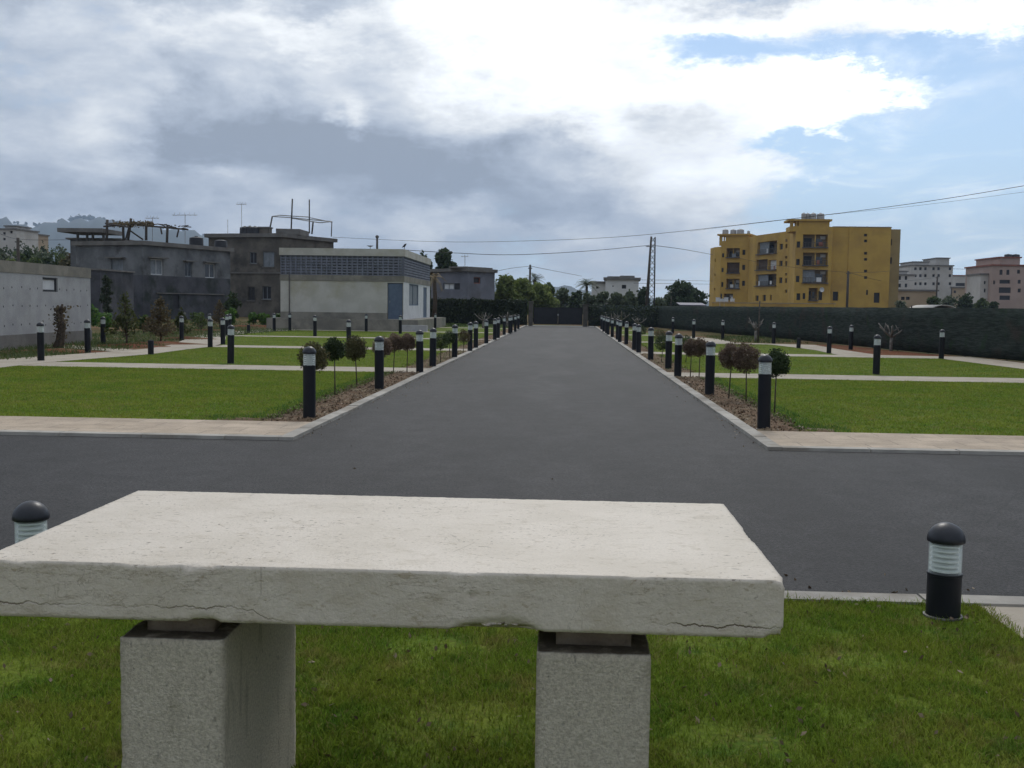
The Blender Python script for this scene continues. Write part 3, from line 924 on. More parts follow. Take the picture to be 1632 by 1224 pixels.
struct(rs.build('red_soil', M['redsoil']))


def leaves(pos, size, asp=1.6, up=0.0, r=None):
    """one small diamond per position, turned at random; size may be an array"""
    r = r or rng
    n = len(pos)
    a = r.normal(size=(n, 3))
    a[:, 2] += up
    a /= np.linalg.norm(a, axis=1)[:, None]
    b = np.cross(a, r.normal(size=(n, 3)))
    b /= np.linalg.norm(b, axis=1)[:, None] + 1e-9
    s = (np.ones(n) * size * r.uniform(0.6, 1.3, n))[:, None]
    v = np.stack([pos - a * s * asp / 2, pos + b * s / 2, pos + a * s * asp / 2, pos - b * s / 2], 1).reshape(-1, 3)
    f = np.arange(4 * n).reshape(n, 4)
    return v, f


# clods, dead leaves and chips on the beds
cl = []
for (ya, yb) in BEDS[:4]:
    dens = 330 if ya < 20 else (90 if ya < 40 else 25)
    for (x0, x1) in ((BL - 0.1, XL - KW), (XR + KW, BR + 0.1)):
        n = int((yb - ya) * abs(x1 - x0) * dens)
        cl.append(np.stack([rng.uniform(x0, x1, n), rng.uniform(ya, yb, n), rng.uniform(0.01, 0.035, n)], 1))
cl = np.concatenate(cl)
v, f = leaves(cl, 0.026, 1.6)
M['mulch'] = leaf_mat('mulch', (0.09, 0.055, 0.033), (0.30, 0.23, 0.15), 0.0)
tag(npmesh('mulch', v, f, M['mulch']), 'loose brown clods and dead leaves strewn over the planting beds', 'mulch', kind='stuff')


def grass(name, spots, hgt, wid, mat_, segs=True):
    """mown blades; spots (n,3) roots"""
    n = len(spots)
    th = rng.uniform(0, 2 * np.pi, n)
    side = np.stack([np.cos(th), np.sin(th), np.zeros(n)], 1)
    ln = rng.uniform(0, 2 * np.pi, n)
    lean = np.stack([np.cos(ln), np.sin(ln), np.zeros(n)], 1) * rng.uniform(0.2, 1.5, n)[:, None]
    h = (hgt * rng.uniform(0.5, 1.25, n))[:, None]
    w = (wid * rng.uniform(0.7, 1.3, n))[:, None]
    up = np.array([0, 0, 1.0])
    b0, b1 = spots - side * w / 2, spots + side * w / 2
    tip = spots + up * h + lean * h
    if not segs:
        v = np.stack([b0, b1, tip], 1).reshape(-1, 3)
        return npmesh(name, v, np.arange(3 * n).reshape(n, 3), mat_)
    mid = spots + up * h * 0.62 + lean * h * 0.3
    m0, m1 = mid - side * w * 0.38, mid + side * w * 0.38
    v = np.stack([b0, b1, m0, m1, tip], 1).reshape(-1, 3)
    i = np.arange(n)[:, None] * 5
    f = np.concatenate([i + np.array([[0, 1, 3]]), i + np.array([[0, 3, 2]]), i + np.array([[2, 3, 4]])], 0)
    return npmesh(name, v, f, mat_)


def in_rect(n, x0, x1, y0, y1):
    return np.stack([rng.uniform(x0, x1, n), rng.uniform(y0, y1, n), np.zeros(n)], 1)


near = [in_rect(260000, -3.9, 2.27, 2.5, YN - KW), in_rect(16000, -8, -3.9, 1.5, YN - KW), in_rect(12000, -3.9, 2.27, 0.9, 2.5), in_rect(8000, 4.1, 7, 2, YN - KW),
        in_rect(2500, -3.9, 2.27, YN - KW - 0.03, YN - KW + 0.03), in_rect(1500, 2.25, 2.33, 1.5, YN - KW)]
near = np.concatenate(near)
# thin, worn patches
pn = np.sin(near[:, 0] * 5.1 + 1.3) * np.sin(near[:, 1] * 6.3) + 0.6 * np.sin(near[:, 0] * 13 + near[:, 1] * 9)
near = near[(pn < 0.85) | (rng.uniform(size=len(near)) < 0.45)]
bare = [(0.75, 5.1, 0.30), (1.35, 4.85, 0.22), (1.95, 5.3, 0.16), (-0.35, 4.0, 0.25), (0.62, 3.9, 0.22), (-2.4, 4.4, 0.25), (2.0, 5.52, 0.2), (-0.6, 4.9, 0.2), (1.5, 3.6, 0.2), (2.2, 4.2, 0.15)]
for (bx_, by_, br_) in bare:
    d_ = np.hypot((near[:, 0] - bx_) / 1.5, near[:, 1] - by_) / br_
    near = near[rng.uniform(size=len(near)) < np.clip(d_ ** 1.5, 0.25, 1)]
tall_ = near[rng.uniform(size=len(near)) < 0.035]
tag(grass('grass_tufts', tall_, 0.048, 0.0045, M['blade']), 'longer stray blades standing up in the front lawn', 'grass', kind='stuff')
litter = np.concatenate([in_rect(520, -3.5, 2.2, 2.8, YN - KW), np.stack([rng.uniform(-4, 6, 260), YN + rng.uniform(0, 1, 260) ** 3 * 0.6, np.full(260, -0.02)], 1),
                         np.stack([XL + rng.uniform(0, 1, 300) ** 4 * 0.4, rng.uniform(12.4, 45, 300), np.full(300, -0.018)], 1), np.stack([XR - rng.uniform(0, 1, 300) ** 4 * 0.4, rng.uniform(12.4, 45, 300), np.full(300, -0.018)], 1),
                         np.stack([rng.uniform(-8, 8, 12), rng.uniform(6.2, 12.3, 12), np.full(12, -0.02)], 1)])
litter[:520, 2] = rng.uniform(0.01, 0.025, 520)
v, f = leaves(litter, 0.016, 1.8, 0.0)
tag(npmesh('leaf_litter', v, f, M['mulch']), 'small dry leaves and grit on the grass and along the kerbs', 'litter', kind='stuff')
tag(grass('grass', near, 0.027, 0.0042, M['blade']), 'short mown grass of the front lawn round the stone table', 'grass', kind='stuff')
mid = []
for k, (ya, yb) in enumerate(LAWN[:4]):
    for side in (-1, 1):
        x0, x1 = (-13.5, BL) if side < 0 else (BR, 13)
        if k == 3:
            x0, x1 = (-16, BL) if side < 0 else (BR, 6.6)
        if k == 2:
            x0, x1 = (-15, BL) if side < 0 else (BR, 9.6)
        n = int((x1 - x0) * (yb - ya) * (1500, 700, 320, 170)[k])
        q = in_rect(n, x0, x1, ya + 0.02, yb - 0.02)
        lim = np.array([interp(LIN if side < 0 else RIN, y) for y in q[:, 1]])
        q = q[(q[:, 0] > lim + 0.02) if side < 0 else (q[:, 0] < lim - 0.02)]
        mid.append(q)
    for x in (BL, BR):                     # longer tufts where lawn meets bed
        q = in_rect(int((yb - ya) * 110), x - 0.18, x + 0.18, ya, yb)
        mid.append(q)
mid = np.concatenate(mid)
tag(grass('lawn_grass', mid, 0.026, 0.011, M['blade2'], False), 'mown grass of the lawns on both sides of the driveway', 'grass', kind='stuff')
tuft = np.concatenate([in_rect(2600, BL - 0.35, BL + 0.12, 14.2, 24.7), in_rect(2600, BR - 0.12, BR + 0.35, 14.2, 24.7), in_rect(260, -4.9, -4.2, 14.1, 14.7), in_rect(300, 3.2, 3.8, 14.1, 14.8),
                       in_rect(900, -3.9, -3.4, 26.6, 36), in_rect(700, 2.6, 3.2, 26.6, 36)])
tag(grass('weed_tufts', tuft, 0.055, 0.012, M['l_weed'], False), 'longer weedy grass along the edges of the planting beds', 'weeds', kind='stuff')

# ------------------------------------------------------------------ the stone table
t = empty('stone_table', (-0.49, 3.28, 0), 'pale limestone table with a thick chipped slab on two block legs', 'stone table')


def slab_mesh(x0, x1, y0, y1, z0, z1, step, chips, rnd, name, mat_, parent):
    nx, ny, nz = (max(2, int(round((b - a) / step))) for a, b in ((x0, x1), (y0, y1), (z0, z1)))
    idx, vs, fs = {}, [], []

    def vid(i, j, k):
        if (i, j, k) not in idx:
            idx[(i, j, k)] = len(vs)
            vs.append((x0 + (x1 - x0) * i / nx, y0 + (y1 - y0) * j / ny, z0 + (z1 - z0) * k / nz))
        return idx[(i, j, k)]
    for i in range(nx):
        for j in range(ny):
            fs.append([vid(i, j, nz), vid(i + 1, j, nz), vid(i + 1, j + 1, nz), vid(i, j + 1, nz)])
            fs.append([vid(i, j + 1, 0), vid(i + 1, j + 1, 0), vid(i + 1, j, 0), vid(i, j, 0)])
    for i in range(nx):
        for k in range(nz):
            fs.append([vid(i, 0, k), vid(i + 1, 0, k), vid(i + 1, 0, k + 1), vid(i, 0, k + 1)])
            fs.append([vid(i + 1, ny, k), vid(i, ny, k), vid(i, ny, k + 1), vid(i + 1, ny, k + 1)])
    for j in range(ny):
        for k in range(nz):
            fs.append([vid(0, j + 1, k), vid(0, j, k), vid(0, j, k + 1), vid(0, j + 1, k + 1)])
            fs.append([vid(nx, j, k), vid(nx, j + 1, k), vid(nx, j + 1, k + 1), vid(nx, j, k + 1)])
    V = np.array(vs)
    c = np.array([(x0 + x1) / 2, (y0 + y1) / 2, (z0 + z1) / 2])
    lo, hi = np.array([x0, y0, z0]), np.array([x1, y1, z1])
    on = (np.abs(V - lo) < 1e-6) | (np.abs(V - hi) < 1e-6)
    edge = on.sum(1) >= 2
    inward = np.where(on, np.sign(c - V), 0.0)
    amp = rnd * rng.uniform(0.2, 1.4, len(V)) * edge
    # slow waviness along the arrises
    wob = (np.sin(V[:, 0] * 31) + np.sin(V[:, 1] * 37 + V[:, 2] * 53) + np.sin(V[:, 0] * 77 + 1)) * rnd * 0.25 * edge
    V = V + inward * (amp + wob)[:, None]
    for (cx, cy, cz, rx, ry, rz, dep) in chips:
        d = ((V - (cx, cy, cz)) / (rx, ry, rz))
        q = np.clip(1 - (d ** 2).sum(1), 0, 1) ** 0.5
        V = V + np.where(on, inward, 0) * (q * dep * rng.uniform(0.6, 1.2, len(V)))[:, None]
    return npmesh(name, V, np.array(fs), mat_, parent=parent)


SX0, SX1, SY0, SY1, SZ0, SZ1 = -1.565, 0.578, 2.745, 3.825, 0.747, 0.900
slab_mesh(SX0, SX1, SY0, SY1, SZ0, SZ1, 0.0105,
          [(-1.10, SY0, SZ1, 0.075, 0.02, 0.010, 0.005), (-0.985, SY0, SZ1, 0.022, 0.022, 0.014, 0.008), (-0.945, SY0, SZ1, 0.03, 0.018, 0.010, 0.006), (-1.45, SY0, SZ1, 0.05, 0.018, 0.008, 0.004),
           (-0.17, SY0, SZ0, 0.12, 0.03, 0.028, 0.015), (-0.13, SY0, SZ0, 0.06, 0.02, 0.04, 0.006), (-0.95, SY0, SZ0, 0.04, 0.03, 0.014, 0.009), (SX1, SY0, SZ0, 0.05, 0.06, 0.025, 0.010),
           (SX1, SY0, SZ1, 0.022, 0.03, 0.016, 0.006), (SX1, 3.3, SZ1, 0.02, 0.1, 0.01, 0.003), (-0.25, SY0, SZ1, 0.05, 0.018, 0.008, 0.004), (0.2, SY0, SZ1, 0.03, 0.018, 0.008, 0.003),
           (-0.23, SY0, 0.838, 0.012, 0.01, 0.009, 0.008)], 0.0007, 'tabletop', M['slab'], t)
for (x0, x1, zt) in ((-1.193, -0.905, 0.690), (-0.062, 0.243, 0.684)):
    leg = slab_mesh(x0, x1, 2.775, 3.545, -0.02, zt, 0.02, [(x1, 2.775, 0.62, 0.02, 0.02, 0.03, 0.008)], 0.0022, 'leg', M['leg'], t)
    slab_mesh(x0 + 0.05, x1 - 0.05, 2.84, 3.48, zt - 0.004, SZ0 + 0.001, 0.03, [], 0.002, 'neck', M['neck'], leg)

# ------------------------------------------------------------------ bollard lights


def bollard_proto(h, name, label, cat, group):
    r = empty(name, (0, 0, 0), label, cat, group)
    zc_, zl = h - 0.10, h - 0.10 - 0.165
    MB().lathe([(0.0, -0.05), (0.086, -0.05), (0.086, zl - 0.012), (0.0895, zl - 0.010), (0.0895, zl), (0.0, zl)], 28).build('post', M['post'], r, 40)
    MB().lathe([(0.088, 0.0), (0.099, 0.002), (0.099, 0.010), (0.088, 0.012)], 28).build('base_flange', M['flange'], r, 40)
    lv = MB()
    lv.lathe([(0.036, zl), (0.036, zc_)], 14)
    for k in range(6):
        z = zl + 0.012 + k * 0.0265
        lv.lathe([(0.036, z + 0.014), (0.079, z), (0.079, z + 0.008), (0.036, z + 0.022)], 24)
    lv.build('louvre', M['louvre'], r, 40)
    MB().lathe([(0.083, zl), (0.083, zc_)], 28).build('lens', M['lens'], r, 40)
    prof = [(0.0, zc_ - 0.001), (0.093, zc_ - 0.001), (0.096, zc_ + 0.006)] + [(0.096 * math.cos(a_), zc_ + 0.006 + 0.094 * math.sin(a_)) for a_ in [math.pi / 2 * k / 9 for k in range(1, 10)]]
    MB().lathe(prof, 28).build('cap', M['capm'], r, 50)
    return r


ORD = ['first', 'second', 'third', 'fourth', 'fifth', 'sixth', 'seventh', 'eighth', 'ninth', 'tenth', 'eleventh', 'twelfth', 'thirteenth', 'fourteenth', 'fifteenth', 'sixteenth']
gd = 'bollard lights lining the driveway'
tall = None


def put_tall(x, y, label, group):
    global tall
    if tall is None:
        tall = bollard_proto(1.0, 'bollard_light', label, 'bollard light', group)
        tall.location = (x, y, 0.0)
        return tall
    return dup(tall, (x, y, 0.0), label, group, random.uniform(0, 6.28))


LB = [(493, 667), (604.4, 621), (669, 594), (689.6, 584.6), (724.4, 570), (749, 559.6), (758.3, 554.6), (775, 547.7), (788.5, 542), (793.8, 539), (803.5, 534), (812, 531.5), (814.6, 530.2), (821, 528), (826, 524.5)]
RB = [(1217, 684), (1130.5, 630), (1080, 600), (1065, 588.6), (1036.9, 574), (1017.8, 562), (1010.7, 558), (998, 549.4), (987.5, 545.5), (984, 541.6), (975.7, 537.6), (969, 533.7), (966.5, 531.6), (962, 529), (958.7, 525.3)]
for k, q in enumerate(LB):
    p = G(*q)
    s = 'tall black bollard light, nearest one on the left edge of the driveway' if k == 0 else f'tall black bollard light on the left edge of the driveway, {ORD[k]} from the crossing road'
    put_tall(max(p.x, -3.54), p.y, s, gd)
for k, q in enumerate(RB):
    p = G(*q)
    s = 'tall black bollard light, nearest one on the right edge of the driveway' if k == 0 else f'tall black bollard light on the right edge of the driveway, {ORD[k]} from the crossing road'
    put_tall(p.x, p.y, s, gd)
gl = 'bollard lights on the lawn paths'
for (px, py, s) in [
        (367.6, 579.7, 'tall black bollard light on left lawn, on far edge of second cross path'),
        (65.4, 575, 'tall black bollard light at the corner of the curved path, before the concrete shed wall'),
        (140, 561.8, 'black bollard light just off the corner of the grey concrete shed'),
        (164.5, 549, 'black bollard light left of the thin conifer, on the branch path'),
        (289.5, 542.5, 'black bollard light standing in soil beside rusty conifer at outer path edge'),
        (335, 553.6, 'black bollard light on inner edge of the curved left path, in front of another'),
        (355.4, 549, 'black bollard light where the third cross path meets the curved left path'),
        (437, 528, 'black bollard light by the bright weeds left of the flat-roofed utility building'),
        (462, 526.8, 'black bollard light at the left end of the utility building plinth'),
        (502, 536, 'black bollard light on the grass before the left half of the utility building'),
        (556, 553, 'black bollard light on left lawn behind the dark green lollipop shrub'),
        (583.7, 528, 'black bollard light against the middle of the utility building plinth'),
        (638, 532, 'black bollard light in front of the blue door of the utility building'),
        (693.5, 524, 'black bollard light beside the right end of the utility building steps'),
        (334, 533, 'distant black bollard light almost hidden behind another on the curved left path'),
        (362, 535, 'distant black bollard light behind the third cross path, left one of a pair'),
        (366, 532.5, 'distant black bollard light behind the third cross path, right one of a pair'),
        (1396.3, 596.8, 'tall black bollard light on right lawn at the edge of its second cross path'),
        (1500, 572, 'tall black bollard light on right lawn where the path bends along the net fence'),
        (1355.6, 557, 'black bollard light on red soil close to the net fence, left of the pale tree'),
        (1321, 563, 'black bollard light standing on the slanting path before the right fence'),
        (1232.8, 548, 'black bollard light against the fence below the yellow building, beyond the round shrubs'),
        (1151.6, 541, 'black bollard light before the fence under the left end of the yellow building'),
        (1105.3, 539, 'black bollard light on the far right path above the flat dark shrub'),
        (1072, 531, 'farthest black bollard light on right lawn, before fence below the big round tree')]:
    p = G(px, py)
    put_tall(p.x, p.y, s, gl)
short = bollard_proto(0.5, 'bollard_light', 'short black bollard light with clear ribbed lens, in the grass right of the stone table', 'bollard light', 'short bollard lights by the stone table')
short.location = (2.01, 5.62, 0)
dup(short, (-2.9, 5.62, 0), 'short black bollard light partly hidden behind left end of the stone table', None, 1.0)
# short unlit stubs
stub = empty('bollard_stub', (0, 0, 0), 'short plain black stub post on the edge of the curved left path, before the conifers', 'stub post', 'stub posts on the paths')
MB().lathe([(0.0, -0.05), (0.085, -0.05), (0.085, 0.40), (0.078, 0.425), (0.0, 0.43)], 24).build('post', M['post'], stub, 40)
MB().lathe([(0.088, 0.0), (0.099, 0.002), (0.099, 0.010), (0.088, 0.012)], 24).build('base_flange', M['flange'], stub, 40)
stub.location = G(240.5, 565)
dup(stub, G(396, 531), 'short plain black stub post on far curved path beside the weeds')
dup(stub, G(1272.6, 555), 'short plain black stub post on the right path before the net fence')


# ------------------------------------------------------------------ plants


def ball_points(n, c, r, r_, hollow=0.55):
    d = r_.normal(size=(n, 3))
    d /= np.linalg.norm(d, axis=1)[:, None]
    rad = (hollow ** 3 + (1 - hollow ** 3) * r_.uniform(size=n)) ** (1 / 3)
    # lumpy surface
    lump = 1 + 0.10 * np.sin(5 * d[:, 0] + 3 * d[:, 2]) + 0.08 * np.sin(7 * d[:, 1] - 4 * d[:, 0] + 1)
    return np.array(c) + d * (rad * lump)[:, None] * np.array(r)


def lollipop(base, h, r, lm, label, n=2600, flat=1.0, twig=True):
    """clipped round shrub on a bare stem"""
    e = empty('topiary_shrub', base, label, 'topiary shrub', 'clipped round shrubs beside the driveway')
    b = Vector(base)
    cz = h - r * flat
    mb = MB()
    lean = Vector((random.uniform(-0.04, 0.04), random.uniform(-0.04, 0.04), 0))
    mb.tube([b - Vector((0, 0, 0.03)), b + lean * 0.5 + Vector((0, 0, cz * 0.5)), b + lean + Vector((0, 0, cz - r * 0.5))], [0.013, 0.011, 0.009], 7)
    top = b + lean + Vector((0, 0, cz - r * 0.7))
    for k in range(16):
        a_, q = random.uniform(0, 6.28), random.uniform(0.2, 0.95)
        d = Vector((math.cos(a_) * q, math.sin(a_) * q, random.uniform(0.1, 1.5) * flat))
        mb.tube([top, top + d * r * 0.5 + Vector((0, 0, 0.02)), top + d * r * 0.95], [0.006, 0.004, 0.002], 5)
    mb.build('stem', M['stem'], e, True)
    c = (b.x + lean.x, b.y + lean.y, cz)
    pts = ball_points(n, c, (r, r, r * flat), rng, 0.35)
    if twig:                                  # straggling shoots at the underside and rim
        d = rng.normal(size=(n // 14, 3))
        d /= np.linalg.norm(d, axis=1)[:, None]
        pts = np.concatenate([pts, np.array(c) + d * rng.uniform(1.0, 1.16, (len(d), 1)) * np.array((r, r, r * flat))])
    v_, f_ = leaves(pts, 0.021, 1.7)
    npmesh('crown', v_, f_, lm, parent=e)
    return e


for (q, h, r, lm, s) in [
        ((497, 652), 1.0, 0.215, 'l_olive', 'olive brown clipped round shrub behind the nearest left bollard light'),
        ((534, 631), 0.99, 0.185, 'l_dark', 'dark green tight ball shrub on a thin stem, left of driveway'),
        ((569, 617), 0.97, 0.22, 'l_olive', 'olive and brown loose round shrub, left of the second left bollard'),
        ((609, 612), 0.93, 0.19, 'l_brown', 'brownish round shrub partly hidden behind the second left bollard'),
        ((627, 593), 0.90, 0.205, 'l_brown', 'red-brown round shrub on thin stem, left one of a touching pair'),
        ((648.5, 593), 0.90, 0.19, 'l_brown', 'red-brown round shrub on thin stem, beside the third left bollard'),
        ((702, 578), 0.80, 0.22, 'l_dark', 'dark green round shrub behind the fourth left bollard'),
        ((717, 571), 0.82, 0.20, 'l_dark', 'dark green round shrub behind the fifth left bollard'),
        ((738, 563), 0.78, 0.22, 'l_rust', 'dark rust coloured round shrub between fifth and sixth left bollards'),
        ((1189, 641), 1.0, 0.24, 'l_brown', 'brown round shrub on thin stem beside the nearest right bollard'),
        ((1161, 638), 0.99, 0.215, 'l_brown', 'brown round shrub between the two nearest right bollard lights'),
        ((1234, 660), 0.98, 0.20, 'l_dark', 'dark green round shrub behind the nearest right bollard light'),
        ((1100, 602), 0.88, 0.19, 'l_brown', 'grey brown round shrub, left one of a pair behind second right bollard'),
        ((1114, 602), 0.90, 0.20, 'l_brown', 'grey brown round shrub, right one of a pair behind second right bollard'),
        ((1093, 578), 0.80, 0.23, 'l_dark', 'flattish dark green round shrub behind the third right bollard'),
        ((1054, 578), 0.82, 0.24, 'l_dark', 'dark green round shrub behind the fourth right bollard light'),
        ((1050, 556), 0.78, 0.26, 'l_olive', 'olive round shrub right of the fifth right bollard light'),
        ((1022, 547), 0.85, 0.25, 'l_dark', 'dark green round shrub right of the seventh right bollard')]:
    p = G(*q)
    lollipop(p, h, r, M[lm], s, 3800 if p.y < 27 else 1700)


def crown_pts(blobs_, n, r_=None, hollow=0.3):
    r_ = r_ or rng
    vol = np.array([b[3] * b[4] * b[5] for b in blobs_]) ** 0.75
    cnt = np.maximum(1, (n * vol / vol.sum()).astype(int))
    return np.concatenate([ball_points(c, b[:3], b[3:6], r_, hollow) for b, c in zip(blobs_, cnt)])


def tree(base, h, w, lm, label, group, n=1400, leaf=0.3, trunk=0.14, clear=0.2, name='tree', cat='tree', shape='round', lumps=10):
    """trunk with limbs and a crown of many leaf clumps"""
    e = empty(name, base, label, cat, group)
    b = Vector(base)
    mb = MB()
    hc = h * clear
    mb.tube([b - Vector((0, 0, 0.1)), b + Vector((0.02 * h * random.uniform(-1, 1), 0, hc)), b + Vector((0, 0, h * 0.75))], [trunk, trunk * 0.8, trunk * 0.25], 7)
    bl = []
    for k in range(lumps):
        tz = random.uniform(0.0, 1.0) if k else 0.9
        if shape == 'cone':
            rr = w / 2 * (1.02 - tz) * random.uniform(0.6, 1.0)
        elif shape == 'dome':
            rr = w / 2 * math.sqrt(1 - 0.86 * tz * tz) * random.uniform(0.25, 0.84)
        else:
            rr = w / 2 * math.sqrt(max(0.04, 1 - (2 * tz - 1.0) ** 2)) * random.uniform(0.4, 0.85)
        a_ = random.uniform(0, 6.28)
        c = b + Vector((math.cos(a_) * rr, math.sin(a_) * rr, hc + (h - hc) * (0.12 + 0.76 * tz)))
        q = w * random.uniform(0.14, 0.26) * ((1.15 - tz * 0.75) if shape == 'cone' else 1.0)
        bl.append((c.x, c.y, c.z, q, q, min(q * random.uniform(0.7, 1.1), (h - hc) * 0.22)))
        mb.tube([b + Vector((0, 0, hc + (c.z - b.z - hc) * 0.35)), (b + c) / 2 + Vector((0, 0, (c.z - b.z) * 0.22)), c], [trunk * 0.4, trunk * 0.25, trunk * 0.1], 5)
    bl.append((b.x, b.y, hc + (h - hc) * 0.48 + b.z, w * 0.34, w * 0.34, (h - hc) * 0.42))
    if shape == 'cone':
        bl.append((b.x, b.y, b.z + h * 0.9, w * 0.1, w * 0.1, h * 0.1))
    mb.build('trunk', M['bark'], e, True)
    v_, f_ = leaves(crown_pts(bl, n), leaf, 1.5)
    npmesh('crown', v_, f_, lm, parent=e)
    return e


def tree_px(x0, x1, ytop, Y, lm, label, group, **kw):
    p = P((x0 + x1) / 2, ytop, Y)
    w = abs(P(x1, ytop, Y).x - P(x0, ytop, Y).x)
    return tree((p.x, Y, 0), p.z, w, M[lm], label, group, **kw)


gc = 'young conifers beyond the curved left path'
for (x0, x1, yt, base, lm, s, nn) in [
        (182, 217, 462, (198, 551), 'l_conif', 'thin dark conifer with open lower branches, right of the grey shed', 900),
        (235, 275, 471, (256, 546), 'l_rust', 'bushy rust tinged conifer behind the stub post', 1500),
        (278, 300, 490, (287, 540), 'l_conif', 'green young conifer behind the bollard on outer path edge', 700),
        (311, 330, 497, (321, 527), 'l_mid', 'sparse small green sapling between two conifers at left', 260),
        (339, 361, 476, (350, 523), 'l_rust', 'narrow pointed olive conifer behind the group of far left bollards', 900)]:
    p = G(*base)
    tree_px(x0 - (x1 - x0) * 0.2, x1 + (x1 - x0) * 0.2, yt, p.y, lm, s, gc, n=int(nn * 1.15), leaf=0.07, trunk=0.04, clear=0.10, shape='cone', lumps=26, name='conifer', cat='conifer')
for (x0, x1, yt, Y, lm, s, nn) in [
        (352, 384, 460, 66, 'l_dark', 'dark leafy shrub tree in front of the brown old house', 700),
        (360, 378, 487, 60, 'l_weed', 'bright green young shrub behind the narrow pointed conifer', 260),
        (128, 158, 486, 58, 'l_weed', 'low bright green bush beside the grey shed', 500),
        (150, 182, 497, 56, 'l_weed', 'low spreading green bush left of the thin conifer', 400),
        (216, 240, 500, 50, 'l_mid', 'small light green bush between thin and bushy conifers', 260),
        (394, 414, 497, 72, 'l_weed', 'bright green weedy bush before old house, left of a pair', 420),
        (410, 433, 499, 72, 'l_weed', 'bright green weedy bush before old house, right of a pair', 420),
        (436, 450, 498, 70, 'l_weed', 'small bright green bush at the left corner of utility building', 260),
        (300, 330, 498, 70, 'l_mid', 'green bush low against the grey old house', 350),
        (158, 180, 428, 70, 'l_ivy', 'tall dark creeper covered tree against the grey old house wall', 900),
        (700, 742, 516, 80, 'l_mid', 'low green bush at foot of left fence by the steps', 300),
        (745, 790, 518, 82, 'l_mid', 'low green bush at foot of left fence near the gate', 300)]:
    tree_px(x0, x1, yt, Y, lm, s, 'bushes and shrubs along the left side', n=nn, leaf=0.13, trunk=0.05, clear=0.06, lumps=9, name='bush', cat='bush')
# scattered weeds on rough ground at the left
wp = np.concatenate([in_rect(2200, -22, -15.5, 38, 62), in_rect(900, -18, -14.5, 27, 38), in_rect(500, 8, 11.5, 51, 62), in_rect(1500, -34, -19, 60, 84), in_rect(500, -9, -4, 75, 86)])
wp = np.concatenate([wp + rng.normal(0, 0.25, wp.shape) * (1, 1, 0) for _ in range(4)])
tag(grass('weeds', wp, 0.13, 0.028, M['l_mid'], False), 'scattered rough weeds on the unmown ground beyond the lawns', 'weeds', kind='stuff')

# pruned stump in front of the shed
st = G(97, 556)
e = empty('pruned_tree', st, 'dark knobbly pruned tree trunk in front of the grey concrete shed', 'pruned tree')
mb = MB()
b = Vector(st)
h = P(95, 487, st.y).z
mb.tube([b + Vector((-0.12, 0, -0.1)), b + Vector((-0.02, 0, 0.25)), b + Vector((0.05, 0, h * 0.5)), b + Vector((-0.02, 0, h * 0.86))], [0.22, 0.14, 0.12, 0.09], 9)
for (dx_, dz_, l) in ((-0.22, 0.16, 0.3), (0.16, 0.2, 0.3), (0.05, 0.3, 0.25), (-0.1, 0.26, 0.26)):
    mb.tube([b + Vector((-0.01, 0, h * 0.82)), b + Vector((dx_ * 0.7, 0.05, h * 0.82 + dz_ * 0.6)), b + Vector((dx_, 0.05, h * 0.82 + dz_))], [0.07, 0.05, 0.03], 6)
for k in range(14):
    z = random.uniform(0.2, 0.95) * h
    a_ = random.uniform(0, 6.28)
    d = Vector((math.cos(a_), math.sin(a_), 0.5))
    mb.tube([b + Vector((0, 0, z)), b + Vector((0, 0, z)) + d * 0.2], [0.05, 0.02], 5)
mb.build('trunk', M['bark'], e, True)
pts = np.array(b) + np.stack([rng.normal(0, 0.16, 160), rng.normal(0, 0.14, 160), rng.uniform(0.05, 1.0, 160) * h], 1)
v_, f_ = leaves(pts, 0.07)
npmesh('foliage', v_, f_, M['l_rust'], parent=e)


def bare_tree(px, py, ytop, spread, label, m_='paleb', kids=4):
    p = G(px, py)
    b = Vector(p)
    hh = P(px, ytop, p.y).z
    e_ = empty('pruned_tree', p, label, 'pruned tree', 'pale pruned trees by the fence')
    mb_ = MB()
    fork = b + Vector((0, 0, hh * 0.45))
    mb_.tube([b - Vector((0, 0, 0.1)), fork], [0.075, 0.06], 7)
    for k in range(kids):
        a_ = 6.28 * k / kids + random.uniform(-0.3, 0.3)
        d = Vector((math.cos(a_) * spread * 0.7, math.sin(a_) * spread * 0.7, hh * random.uniform(0.35, 0.55)))
        mid_ = fork + d * 0.55 + Vector((0, 0, -0.05))
        tip = fork + d
        mb_.tube([fork, mid_, tip], [0.045, 0.035, 0.02], 6)
        for j in range(2):
            mb_.tube([mid_, mid_ + Vector((random.uniform(-0.25, 0.25), random.uniform(-0.2, 0.2), random.uniform(0.1, 0.35)))], [0.024, 0.010], 5)
    mb_.build('trunk', M[m_], e_, True)


